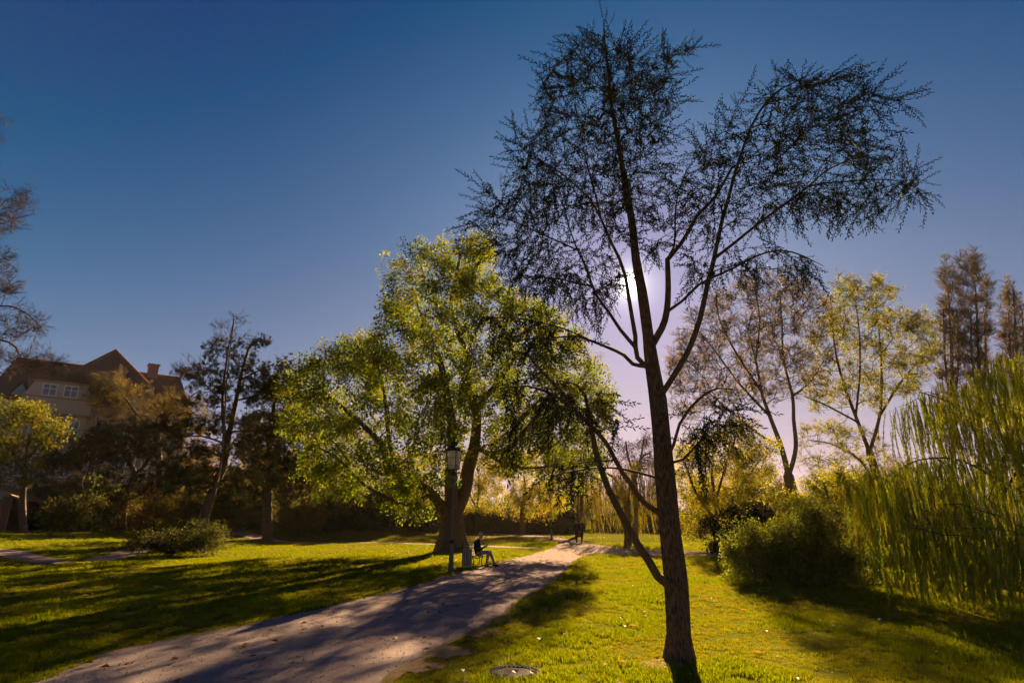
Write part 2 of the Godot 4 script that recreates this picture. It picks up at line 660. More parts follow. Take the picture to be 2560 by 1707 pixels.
func dress(parent: Node, sk: Skel, off: Vector3, mesh: Mesh, m: Material, rmax: float, per: float, spread: float, s0: float, s1: float, lean: Vector3, col: Color, vary: float, g: RandomNumberGenerator, follow := 0.7, called := "crown", floor_y := -1e9) -> void:
	var buf := PackedFloat32Array()
	for k in range(1, sk.p.size()):
		if sk.r[k] > rmax:
			continue
		var dir := (sk.p[k] - sk.p[sk.par[k]]).normalized()
		var pe := per * clampf(0.95 + 2.4 * clumps.get_noise_3dv(sk.p[k] * 0.16 / maxf(spread, 0.1) * 0.6), 0.08, 2.3)
		var c := int(pe) + (1 if g.randf() < pe - int(pe) else 0)
		for j in c:
			var o := sk.p[k].lerp(sk.p[sk.par[k]], g.randf()) + Vector3(g.randfn(), g.randfn(), g.randfn()) * spread
			if o.y < floor_y:
				continue
			var y := dir * follow + Vector3(g.randfn(), g.randfn(), g.randfn()) * 0.45 + lean
			var t := 1.0 + g.randfn() * vary
			var cc := Color(col.r * t * (1.0 + g.randfn() * vary * 0.7), col.g * t, col.b * t * (1.0 + g.randfn() * vary))
			push(buf, along(y, g.randf() * TAU, g.randf_range(s0, s1)), o - off, cc)
	if buf.size():
		swarm(parent, called, mesh, m, buf)

func wood(parent: Node, sk: Skel, off: Vector3, split: float, bark: Material, twig: Material, bump := 0.06) -> void:
	var big := MB.new()
	var small := MB.new()
	sk.wood(off, big, small, split, bump)
	if big.v.size():
		put(parent, "trunk", big.mesh(), bark)
	if small.v.size():
		put(parent, "branches", small.mesh(), twig).set_meta("kind", "stuff")

func larch() -> void:
	var g := RandomNumberGenerator.new(); g.seed = 11
	var b := ground(1697, 1648)
	var d := -b.z
	var t := thing("larch_tree", "tall dark slender conifer forking into several stems, standing on the lawn before the sun", "tree", b)
	var sk := Skel.new()
	var w := d / F / 2.0 * 0.94
	var base := b + Vector3(0, -0.15, 0)
	var top := sk.limb(-1, [base] + trace([1697, 1625, 0, 1694, 1540, 0, 1688, 1440, 0, 1676, 1330, 0, 1664, 1200, 0, 1654, 1090, 0, 1645, 1000, 0], d), 62 * w, 46 * w, 0.2)
	sk.fix[0] = 92 * w; sk.fix[1] = 72 * w
	top = sk.limb(top, trace([1633, 930, 0, 1625, 870, 0], d), 44 * w, 36 * w, 0.2)
	var fork := top
	top = sk.limb(top, trace([1616, 800, 0, 1606, 730, 0.1, 1591, 650, 0.1, 1581, 560, 0.1, 1567, 480, 0.1, 1556, 420, 0.1], d), 32 * w, 17 * w, 0.25)
	top = sk.limb(top, trace([1543, 340, 0.1, 1530, 270, 0, 1522, 190, 0, 1514, 120, 0, 1508, 45, 0], d), 16 * w, 3 * w, 0.25)
	# [attach px, py, dz], widths, points
	var limbs := [
		[21, 15, [1640, 867, 0, 1655, 820, 0.15, 1667, 780, 0.2, 1671, 722, 0.3, 1669, 649, 0.3]],
		[13, 8, [1672, 652, 0.3, 1698, 615, 0.5, 1725, 573, 0.7, 1745, 537, 0.8, 1789, 490, 1.0, 1830, 420, 1.2]],
		[7, 3, [1672, 645, 0.3, 1686, 615, 0.3, 1689, 540, 0.2, 1696, 480, 0.1, 1720, 420, 0]],
		[9, 3, [1669, 790, 0.2, 1705, 753, 0.0, 1748, 711, -0.3, 1778, 695, -0.5, 1836, 669, -0.8, 1885, 642, -1.0, 1950, 625, -1.2, 2010, 640, -1.4, 2060, 665, -1.5]],
		[17, 13, [1660, 990, 0, 1694, 925, -0.2, 1725, 868, -0.35, 1751, 795, -0.5, 1767, 722, -0.6, 1786, 646, -0.6]],
		[12, 4, [1786, 646, -0.6, 1807, 546, -0.6, 1820, 502, -0.6, 1834, 448, -0.5, 1856, 377, -0.4, 1887, 301, -0.2, 1935, 235, 0, 2010, 195, 0.2]],
		[9, 3, [1786, 644, -0.6, 1834, 609, -0.9, 1901, 555, -1.3, 1968, 506, -1.6, 2021, 466, -1.8, 2066, 426, -2.0, 2110, 405, -2.1, 2187, 362, -2.3]],
		[5, 2, [2021, 466, -1.8, 2060, 458, -1.7, 2124, 453, -1.6, 2191, 448, -1.5, 2260, 455, -1.4, 2325, 485, -1.3]],
		[15, 9, [1610, 929, 0, 1594, 894, -0.15, 1589, 841, -0.3, 1581, 795, -0.4, 1572, 741, -0.5, 1564, 691, -0.6, 1549, 646, -0.7]],
		[9, 3, [1549, 646, -0.7, 1529, 607, -0.8, 1502, 545, -1.0, 1475, 497, -1.1, 1444, 468, -1.2, 1400, 430, -1.3, 1350, 400, -1.4]],
		[6, 2, [1502, 545, -1.0, 1490, 490, -0.9, 1470, 421, -0.8, 1455, 350, -0.7, 1440, 280, -0.6]],
		[11, 6, [1583, 867, -0.3, 1552, 825, -0.1, 1522, 779, 0.2, 1491, 737, 0.4, 1464, 665, 0.6, 1445, 626, 0.8]],
		[6, 2, [1445, 626, 0.8, 1396, 603, 1.0, 1350, 584, 1.2, 1290, 555, 1.4, 1220, 530, 1.6]],
		[5, 2, [1445, 626, 0.8, 1426, 577, 0.8, 1410, 520, 0.9, 1380, 460, 1.0]],
		[6, 2, [1487, 722, 0.4, 1453, 711, 0.6, 1415, 701, 0.8, 1369, 693, 1.0, 1310, 690, 1.2, 1260, 700, 1.4]],
		[12, 6, [1606, 932, 0, 1583, 910, -0.3, 1560, 887, -0.5, 1522, 869, -0.8, 1484, 854, -1.1, 1445, 840, -1.3]],
		[6, 2, [1484, 854, -1.1, 1409, 821, -1.5, 1301, 797, -2.0, 1192, 792, -2.5]],
		[5, 2, [1445, 845, -1.3, 1376, 845, -1.6, 1300, 850, -1.8, 1230, 870, -2.0]],
		[23, 12, [1672, 1470, -0.1, 1644, 1440, -0.3, 1624, 1405, -0.5, 1594, 1360, -0.7, 1571, 1318, -0.8, 1544, 1268, -1.0, 1518, 1214, -1.1, 1500, 1164, -1.2, 1487, 1118, -1.3, 1478, 1065, -1.4]],
		[9, 4, [1478, 1070, -1.4, 1470, 1020, -1.5, 1462, 985, -1.6, 1440, 960, -1.7, 1400, 950, -1.8]],
		[15, 9, [1650, 1300, 0, 1609, 1255, -0.4, 1580, 1214, -0.7, 1556, 1182, -0.9, 1538, 1150, -1.1, 1518, 1111, -1.2, 1497, 1085, -1.35, 1453, 1040, -1.6, 1424, 1014, -1.7]],
		[10, 3, [1424, 1014, -1.7, 1400, 975, -1.8, 1355, 930, -2.0, 1312, 875, -2.2]],
		[8, 3, [1424, 1014, -1.7, 1380, 985, -2.0, 1320, 965, -2.3, 1260, 970, -2.6]],
		[8, 3, [1640, 1186, 0, 1562, 1173, -0.5, 1503, 1169, -0.9, 1453, 1174, -1.2, 1380, 1188, -1.6]],
		[4, 2, [1535, 1158, -1.1, 1468, 1155, -1.5, 1400, 1165, -1.9]],
		[9, 4, [1670, 1180, 0, 1709, 1147, -0.3, 1735, 1120, -0.5, 1770, 1080, -0.8]],
		[10, 4, [1668, 1150, 0, 1685, 1111, -0.3, 1700, 1059, -0.5, 1728, 1017, -0.7, 1759, 988, -0.9, 1797, 970, -1.2, 1845, 975, -1.5]],
	]
	for l in limbs:
		var pts := trace(l[2], d)
		var n := sk.nearest(pts[0])
		pts.pop_front()
		sk.limb(n, pts, l[0] * w, l[1] * w, 0.22)
	var pts := []
	pts += inside(pv([1508, 78, 1565, 112, 1590, 140, 1650, 130, 1745, 108, 1730, 172, 1682, 208, 1698, 262, 1665, 305, 1676, 368, 1610, 400, 1600, 470, 1590, 560, 1560, 620, 1500, 560, 1420, 560, 1300, 600, 1260, 650, 1210, 610, 1160, 555, 1168, 512, 1210, 480, 1252, 446, 1300, 412, 1276, 350, 1350, 315, 1370, 270, 1350, 228, 1362, 195, 1395, 140, 1448, 105]), 540, d, 2.0, g)
	pts += inside(pv([1735, 370, 1785, 326, 1850, 250, 1895, 196, 2000, 185, 2100, 175, 2133, 190, 2166, 234, 2242, 234, 2275, 262, 2200, 295, 2177, 348, 2166, 380, 2264, 403, 2329, 452, 2322, 495, 2253, 505, 2210, 528, 2120, 530, 2020, 530, 1960, 566, 1880, 560, 1780, 600, 1700, 560, 1675, 522, 1741, 436]), 360, d, 1.7, g, -0.5)
	pts += inside(pv([1600, 400, 1640, 410, 1740, 420, 1735, 470, 1690, 520, 1690, 620, 1620, 640, 1600, 520]), 45, d, 1.0, g)
	pts += inside(pv([1270, 600, 1420, 600, 1560, 640, 1560, 720, 1500, 790, 1440, 770, 1350, 740, 1280, 690]), 120, d, 1.5, g, 0.4)
	pts += inside(pv([1185, 785, 1300, 780, 1420, 810, 1450, 850, 1330, 870, 1200, 840]), 36, d, 0.8, g, -1.9)
	pts += inside(pv([1250, 970, 1330, 930, 1420, 940, 1520, 975, 1545, 1030, 1560, 1080, 1510, 1070, 1400, 1030, 1320, 1080, 1290, 1150, 1260, 1080]), 55, d, 1.2, g, -1.8)
	pts += inside(pv([1320, 1160, 1480, 1150, 1500, 1190, 1460, 1240, 1380, 1230, 1330, 1200]), 12, d, 0.6, g, -1.4)
	pts += inside(pv([1700, 1060, 1760, 1010, 1850, 985, 1870, 1010, 1800, 1080, 1770, 1130, 1720, 1150]), 60, d, 0.5, g, -0.9)
	pts += inside(pv([1700, 600, 1800, 640, 1930, 600, 2070, 660, 2060, 690, 1900, 670, 1800, 700, 1720, 700]), 60, d, 0.7, g, -0.9)
	sk.grow(pts, 0.1, 0.16, 0.1, g)
	sk.finish(0.0035, 2.3, 0.03)
	wood(t, sk, b, 0.028, M.bark, M.twig, 0.09)
	var bufs := [PackedFloat32Array(), PackedFloat32Array()]
	for k in range(1, sk.p.size()):
		if sk.r[k] > 0.0125:
			continue
		var dir := (sk.p[k] - sk.p[sk.par[k]]).normalized()
		var high := smoothstep(5.5, 9.5, sk.p[k].y)
		for j in (2 if g.randf() < 0.55 else 1):
			var y := dir * (0.55 + 0.5 * high) + Vector3(g.randfn(), g.randfn(), g.randfn()) * 0.36 + Vector3(0, lerpf(-0.7, 0.12, high), 0)
			var q := 1.0 + g.randfn() * 0.25
			push(bufs[g.randi() % 2], along(y, g.randf() * TAU, g.randf_range(0.5, 1.05)), sk.p[k].lerp(sk.p[sk.par[k]], g.randf()) - b, Color(0.062 * q, 0.066 * q, 0.028 * q))
	swarm(t, "crown", spray_larch(5), M.needle, bufs[0])
	swarm(t, "crown", spray_larch(6), M.needle, bufs[1])

func maple() -> void:
	var g := RandomNumberGenerator.new(); g.seed = 21
	var b := ground(1130, 1380)
	var d := -b.z
	var t := thing("maple_tree", "broad leafy tree with several thick stems, lit through from behind, beside the bench", "tree", b)
	var sk := Skel.new()
	var w := d / F / 2.0 * 1.05
	var top := sk.limb(-1, [b + Vector3(0, -0.2, 0)] + trace([1130, 1360, 0, 1130, 1330, 0, 1131, 1290, 0], d), 66 * w, 54 * w, 0.5)
	sk.fix[0] = 95 * w; sk.fix[1] = 78 * w
	var limbs := [
		[34, 14, [1135, 1300, 0, 1128, 1220, -0.4, 1128, 1150, -0.6, 1133, 1092, -0.8, 1120, 1000, -1, 1100, 900, -1.2]],
		[38, 22, [1140, 1290, 0, 1160, 1228, 0.2, 1171, 1174, 0.3, 1187, 1108, 0.5, 1192, 1038, 0.5]],
		[21, 6, [1192, 1038, 0.5, 1171, 973, 0.6, 1168, 897, 0.5, 1138, 810, 0.4, 1127, 761, 0.3, 1138, 700, 0.2, 1150, 640, 0]],
		[13, 5, [1187, 1100, 0.5, 1215, 1133, 0.2, 1236, 1133, 0, 1274, 1119, -0.5, 1328, 1054, -1, 1370, 1000, -1.5]],
		[14, 5, [1192, 1030, 0.5, 1240, 960, 1.2, 1300, 880, 2, 1350, 840, 2.5]],
		[28, 16, [1115, 1340, 0, 1105, 1270, -0.5, 1080, 1235, -1, 1040, 1205, -1.5, 986, 1179, -2.2]],
		[16, 5, [986, 1179, -2.2, 954, 1114, -2.8, 921, 1076, -3.2, 870, 1030, -3.6, 810, 980, -4]],
		[10, 4, [1080, 1240, -1, 1020, 1262, -1.6, 975, 1249, -2.2, 910, 1211, -2.8, 851, 1152, -3.2, 800, 1120, -3.4]],
		[12, 4, [986, 1179, -2.2, 970, 1080, -1.8, 960, 980, -1.2, 940, 900, -0.8]],
		[11, 4, [1171, 973, 0.6, 1120, 880, 1.2, 1060, 800, 2, 1030, 720, 2.4]],
		[9, 4, [1187, 1110, 0.5, 1260, 1160, -1.5, 1330, 1170, -3, 1400, 1160, -4]],
	]
	for l in limbs:
		var pts := trace(l[2], d)
		var n := sk.nearest(pts[0])
		pts.pop_front()
		sk.limb(n, pts, l[0] * w, l[1] * w, 0.5)
	var crown := pv([985, 645, 1030, 606, 1090, 604, 1155, 584, 1210, 595, 1250, 632, 1240, 670, 1268, 708, 1285, 760, 1350, 752, 1405, 784, 1447, 810, 1480, 850, 1502, 893, 1512, 958, 1530, 980, 1540, 1045, 1534, 1090, 1518, 1132, 1490, 1175, 1440, 1215, 1380, 1200, 1300, 1190, 1230, 1180, 1180, 1150, 1130, 1180, 1100, 1250, 1077, 1284, 1023, 1312, 990, 1284, 980, 1230, 947, 1200, 903, 1219, 850, 1257, 805, 1230, 762, 1197, 751, 1154, 718, 1100, 697, 1045, 686, 958, 718, 914, 762, 887, 805, 887, 838, 860, 882, 838, 925, 838, 958, 811, 952, 762, 974, 740, 968, 697])
	var pts := inside(crown, 1500, d, 6.5, g)
	sk.grow(pts, 0.22, 0.55, 0.05, g)
	sk.finish(0.011, 2.25, 0.16)
	wood(t, sk, b, 0.07, M.bark, M.twig)
	dress(t, sk, b, spray_broad(6, 24, 0.5, 0.125), M.leaf, 0.026, 2.15, 0.3, 0.75, 1.25, Vector3(0, 0.0, 0), Color(0.205, 0.255, 0.013), 0.2, g, 0.5)

func stem_tree(o: Dictionary) -> Node3D:
	var g := RandomNumberGenerator.new(); g.seed = o.seed
	var b: Vector3 = o.base
	var d := -b.z
	var t := thing(o.called, o.label, o.get("category", "tree"), b, 0.0, o.get("group", ""))
	var sk := Skel.new()
	var w := d / F / 2.0 * 1.05
	var first := true
	for l in o.limbs:
		var pts := trace(l[2], d)
		if first:
			pts.insert(0, b + Vector3(0, -0.2, 0))
			sk.limb(-1, pts, l[0] * w, l[1] * w, o.step)
			sk.fix[0] *= 1.5
			first = false
		else:
			var n := sk.nearest(pts[0])
			pts.pop_front()
			sk.limb(n, pts, l[0] * w * o.get("slim", 1.0), minf(l[1], o.get("end", 99.0)) * w, o.step)
	var pts := []
	for q in o.crowns:
		pts += inside(pv(q[0]), q[1], d, q[2], g, q[3] if q.size() > 3 else 0.0)
	sk.grow(pts, o.get("bf", 0.25), o.step, o.get("arch", 0.04), g)
	sk.finish(o.tip, o.get("pipe", 2.2), o.get("cap", 0.15))
	wood(t, sk, b, o.get("split", 0.05), o.get("bark", M.bark), o.get("twig", M.twig))
	for s in o.sprays:
		dress(t, sk, b, s[0], s[1], s[2], s[3], s[4], s[5], s[6], s[7], s[8], s[9], g, s[10] if s.size() > 10 else 0.7, "crown", b.y + 0.05)
	return t


# ------------------------------------------------------------------ shrubs, hedges, willows
func shrub(called: String, label: String, base: Vector3, size: Vector3, n: int, spray: Mesh, per: float, s0: float, s1: float, col: Color, sd: int, group := "", m: Material = null) -> Node3D:
	var g := RandomNumberGenerator.new(); g.seed = sd
	var t := thing(called, label, "shrub", base, 0.0, group)
	var sk := Skel.new()
	sk.limb(-1, [base + Vector3(0, -0.1, 0), base + Vector3(0, size.y * 0.25, 0)], 0.06, 0.05, 0.2)
	for k in 5:
		var a := g.randf() * TAU
		sk.limb(1, [base + Vector3(cos(a) * size.x * 0.3, size.y * g.randf_range(0.3, 0.6), sin(a) * size.z * 0.3)], 0.04, 0.02, 0.3)
	var lobes := []
	for k in 7:
		lobes.append([Vector3(g.randf_range(-0.7, 0.7) * size.x * 0.5, size.y * g.randf_range(0.3, 0.68), g.randf_range(-0.6, 0.6) * size.z * 0.5), g.randf_range(0.55, 1.0)])
	var pts := []
	var tries := 0
	while pts.size() < n and tries < n * 40:
		tries += 1
		var q := Vector3(g.randf_range(-0.5, 0.5) * size.x, g.randf_range(0.04, 1.0) * size.y, g.randf_range(-0.5, 0.5) * size.z)
		for l in lobes:
			var e: Vector3 = (q - l[0]) / (Vector3(size.x * 0.36, size.y * 0.42, size.z * 0.4) * l[1])
			if e.length() < 1.0 or (q.y < size.y * 0.45 and Vector2(q.x / size.x, q.z / size.z).length() < 0.44):
				pts.append(base + q)
				break
	sk.grow(pts, 0.3, 0.3, 0.05, g)
	sk.finish(0.005, 2.2, 0.03)
	wood(t, sk, base, 0.5, M.bark, M.twig)
	dress(t, sk, base, spray, m if m else M.leaf, 0.02, per, 0.12, s0, s1, Vector3(0, 0.3, 0), col, 0.22, g, 0.4, "foliage", base.y + 0.04)
	return t

func hedge(called: String, label: String, line: Array, height: float, thick: float, col: Color, sd: int, per_m: float, spray: Mesh) -> void:
	var g := RandomNumberGenerator.new(); g.seed = sd
	var o: Vector3 = line[0]
	var t := thing(called, label, "hedge", o)
	var nz := noise(sd, 0.18, 3)
	var core := MB.new()
	var buf := PackedFloat32Array()
	var stems := MB.new()
	for k in line.size() - 1:
		var a: Vector3 = line[k]
		var b: Vector3 = line[k + 1]
		var len := a.distance_to(b)
		var dir := (b - a) / len
		var side: Vector3 = (line[-1] - line[0]).cross(Vector3.UP).normalized()
		var m := int(len / 0.8) + 1
		for j in m:      # the twiggy inside, a lumpy bank
			var p0 := a.lerp(b, float(j) / m)
			var p1 := b if j + 1 == m else a.lerp(b, float(j + 1) / m)
			var ring := []
			for q in [p0, p1]:
				var gy := land(q.x, q.z)
				var hh: float = height * (0.8 + 0.25 * nz.get_noise_2d(q.x * 3, q.z * 3))
				var tt: float = thick * (0.36 + 0.12 * nz.get_noise_2d(q.x * 5 + 40, q.z * 5))
				var row := []
				for s in [[-1.0, -0.05], [-1.0, 0.5], [-0.75, 0.85], [0.0, 1.0], [0.75, 0.85], [1.0, 0.5], [1.0, -0.05]]:
					row.append(Vector3(q.x, gy + s[1] * hh, q.z) + side * s[0] * tt - o)
				ring.append(row)
			for s in 6:
				core.quad(ring[0][s], ring[1][s], ring[1][s + 1], ring[0][s + 1])
		for j in int(len * per_m):
			var q := a.lerp(b, g.randf())
			var gy := land(q.x, q.z)
			var hh := height * (0.86 + 0.3 * nz.get_noise_2d(q.x * 3, q.z * 3))
			var th := g.randf_range(-0.1, PI + 0.1)
			var pos := Vector3(q.x, gy + maxf(0.05, sin(th)) * hh * g.randf_range(0.9, 1.06), q.z) + side * cos(th) * thick * 0.5 * g.randf_range(0.85, 1.1)
			if absf(cos(th)) > 0.6:
				pos.y = gy + g.randf_range(0.03, 0.8) * hh
			var tt := 1.0 + g.randfn() * 0.25
			push(buf, along(Vector3(g.randfn(), g.randfn() + 0.8, g.randfn()), g.randf() * TAU, g.randf_range(0.7, 1.3)), pos - o, Color(col.r * tt, col.g * tt, col.b * tt))
	put(t, "branches", core.mesh(), M.twig)
	swarm(t, "foliage", spray, M.leaf, buf)

func willow(called: String, label: String, base: Vector3, trunk: Array, tops: Array, strands: Array, per: float, col: Color, sd: int, tip: float, step: float, width: float) -> void:
	var g := RandomNumberGenerator.new(); g.seed = sd
	var d := -base.z
	var t := thing(called, label, "tree", base)
	var sk := Skel.new()
	var w := d / F / 2.0
	var first := true
	for l in trunk:
		var pts := trace(l[2], d)
		if first:
			pts.insert(0, base + Vector3(0, -0.2, 0))
			sk.limb(-1, pts, l[0] * w, l[1] * w, step); sk.fix[0] *= 1.4
			first = false
		else:
			var n := sk.nearest(pts[0]); pts.pop_front()
			sk.limb(n, pts, l[0] * w, l[1] * w, step)
	var pts := []
	for q in tops:
		pts += inside(pv(q[0]), q[1], d, q[2], g, q[3] if q.size() > 3 else 0.0, true)
	sk.grow(pts, 0.2, step, 0.14, g)
	sk.finish(tip, 2.3, 0.12)
	wood(t, sk, base, 0.05, M.bark, M.twig)
	var bufs := []
	for s in strands:
		bufs.append(PackedFloat32Array())
	for k in range(1, sk.p.size()):
		if sk.r[k] > 0.03:
			continue
		var c := int(per) + (1 if g.randf() < per - int(per) else 0)
		for j in c:
			var o := sk.p[k].lerp(sk.p[sk.par[k]], g.randf()) + Vector3(g.randfn(), 0, g.randfn()) * width
			var room := o.y - land(o.x, o.z) - 0.08
			var kk := g.randi() % strands.size()
			while kk > 0 and strands[kk][1] > room:
				kk -= 1
			var s := minf(g.randf_range(0.75, 1.15), room / strands[kk][1])
			if s < 0.25:
				continue
			var tt := 1.0 + g.randfn() * 0.22
			var tilt := Basis(Vector3(g.randfn(), 0, g.randfn()).normalized(), g.randfn() * 0.09) * Basis(Vector3.UP, g.randfn() * 1.3)
			push(bufs[kk], tilt.scaled(Vector3(1, s, 1)), o - base, Color(col.r * tt * (1 + g.randfn() * 0.12), col.g * tt, col.b * tt))
	for k in strands.size():
		if bufs[k].size():
			swarm(t, "hanging_shoots", strands[k][0], M.leaf, bufs[k])


# ------------------------------------------------------------------ people
func body(bones: Array, cell: float, k: float, into: MB) -> void:      # [from, to, radius, radius, colour]
	var lo := Vector3.ONE * 1e9
	var hi := -lo
	for b in bones:
		var m := Vector3.ONE * (maxf(b[2], b[3]) + cell * 2 + k)
		lo = lo.min(b[0] - m).min(b[1] - m)
		hi = hi.max(b[0] + m).max(b[1] + m)
	var n := Vector3i(((hi - lo) / cell).ceil()) + Vector3i.ONE
	var f := PackedFloat32Array(); f.resize(n.x * n.y * n.z); f.fill(1.0)
	var near := PackedFloat32Array(); near.resize(f.size()); near.fill(9.0)
	var who := PackedByteArray(); who.resize(f.size())
	for bi in bones.size():
		var b: Array = bones[bi]
		var a: Vector3 = b[0]
		var ab: Vector3 = b[1] - a
		var l2 := maxf(ab.length_squared(), 1e-6)
		var ra: float = b[2]
		var rb: float = b[3]
		var m := Vector3.ONE * (maxf(ra, rb) + k + cell * 2)
		var i0 := Vector3i(((a.min(b[1]) - m - lo) / cell).floor()).clamp(Vector3i.ZERO, n - Vector3i.ONE)
		var i1 := Vector3i(((a.max(b[1]) + m - lo) / cell).ceil()).clamp(Vector3i.ZERO, n - Vector3i.ONE)
		for z in range(i0.z, i1.z + 1):
			for y in range(i0.y, i1.y + 1):
				for x in range(i0.x, i1.x + 1):
					var p := lo + Vector3(x, y, z) * cell - a
					var t := clampf(p.dot(ab) / l2, 0, 1)
					var dd := (p - ab * t).length() - lerpf(ra, rb, t)
					var q := (z * n.y + y) * n.x + x
					if dd < near[q]:
						near[q] = dd; who[q] = bi
					var h := maxf(k - absf(f[q] - dd), 0.0) / k
					f[q] = minf(f[q], dd) - h * h * k * 0.25
	var idx := PackedInt32Array(); idx.resize(f.size()); idx.fill(-1)
	var st := [1, n.x, n.x * n.y]
	var start := into.v.size()
	for z in n.z - 1:
		for y in n.y - 1:
			for x in n.x - 1:
				var q := (z * n.y + y) * n.x + x
				var s := Vector3.ZERO
				var c := 0
				for e in 12:
					var ax: int = e / 4
					var u: int = st[(ax + 1) % 3] * (e & 1)
					var v: int = st[(ax + 2) % 3] * ((e >> 1) & 1)
					var q0 := q + u + v
					var d0 := f[q0]
					var d1 := f[q0 + st[ax]]
					if (d0 < 0.0) != (d1 < 0.0):
						var o := Vector3.ZERO
						o[(ax + 1) % 3] = e & 1
						o[(ax + 2) % 3] = (e >> 1) & 1
						o[ax] = d0 / (d0 - d1)
						s += o; c += 1
				if c:
					var gr := Vector3(f[q + 1] - f[q], f[q + st[1]] - f[q], f[q + st[2]] - f[q])
					into.col = bones[who[q]][4]
					idx[q] = into.vert(lo + (Vector3(x, y, z) + s / c) * cell, gr.normalized())
	for z in range(1, n.z - 1):
		for y in range(1, n.y - 1):
			for x in range(1, n.x - 1):
				var q := (z * n.y + y) * n.x + x
				for ax in 3:
					var ins := f[q] < 0.0
					if ins == (f[q + st[ax]] < 0.0):
						continue
					var u: int = st[(ax + 1) % 3]
					var v: int = st[(ax + 2) % 3]
					var a := idx[q]
					var b := idx[q - u]
					var c := idx[q - u - v]
					var d := idx[q - v]
					if mini(mini(a, b), mini(c, d)) < start:
						continue
					if ins: into.i.append_array(PackedInt32Array([a, c, b, a, d, c]))
					else: into.i.append_array(PackedInt32Array([a, b, c, a, c, d]))

func head(m: MB, o: Vector3, face: Vector3, skin: Color, hair: Color, hair_mb: MB) -> void:
	var up := Vector3.UP
	var r := up.cross(face).normalized()
	body([[o + up * 0.03, o + up * 0.05 - face * 0.015, 0.078, 0.082, skin], [o - up * 0.06 + face * 0.03, o - up * 0.02 + face * 0.02, 0.05, 0.062, skin],
		[o + face * 0.075 + up * 0.015, o + face * 0.098 - up * 0.02, 0.012, 0.017, skin], [o + face * 0.07 - up * 0.058 + r * 0.016, o + face * 0.07 - up * 0.058 - r * 0.016, 0.011, 0.011, skin * 0.8],
		[o + r * 0.08 + up * 0.01, o + r * 0.082 - up * 0.02, 0.016, 0.012, skin], [o - r * 0.08 + up * 0.01, o - r * 0.082 - up * 0.02, 0.016, 0.012, skin],
		[o + face * 0.076 + up * 0.012 + r * 0.03, o + face * 0.078 + up * 0.012 + r * 0.034, 0.011, 0.011, Color(0.1, 0.07, 0.05)],
		[o + face * 0.076 + up * 0.012 - r * 0.03, o + face * 0.078 + up * 0.012 - r * 0.034, 0.011, 0.011, Color(0.1, 0.07, 0.05)]], 0.012, 0.02, m)
	body([[o + up * 0.06 - face * 0.03, o + up * 0.075 + face * 0.02, 0.08, 0.072, hair], [o - face * 0.055, o + up * 0.03 - face * 0.05, 0.055, 0.06, hair]], 0.014, 0.02, hair_mb)

func hand(m: MB, wrist: Vector3, dir: Vector3, palm: Vector3, curl: float, skin: Color) -> void:
	var s := dir.cross(palm).normalized()
	var b := [[wrist, wrist + dir * 0.075, 0.026, 0.03, skin], [wrist + dir * 0.04 + s * 0.02, wrist + dir * 0.075 + s * 0.025, 0.018, 0.016, skin], [wrist + dir * 0.04 - s * 0.02, wrist + dir * 0.075 - s * 0.025, 0.018, 0.016, skin]]
	for k in 4:
		var o := wrist + dir * 0.08 + s * (k - 1.5) * 0.02
		var l: float = [0.062, 0.075, 0.07, 0.052][k]
		var e := o + (dir + palm * curl * 0.6).normalized() * l * 0.55
		b.append([o, e, 0.0095, 0.009, skin])
		b.append([e, e + (dir + palm * curl * 2.0).normalized() * l * 0.5, 0.009, 0.0075, skin])
	var th := wrist + dir * 0.03 + s * 0.03
	var te := th + (dir * 0.6 + s * 0.8 + palm * 0.3).normalized() * 0.04
	b.append([th, te, 0.012, 0.0105, skin]); b.append([te, te + (dir + palm * curl).normalized() * 0.032, 0.0105, 0.009, skin])
	body(b, 0.008, 0.008, m)

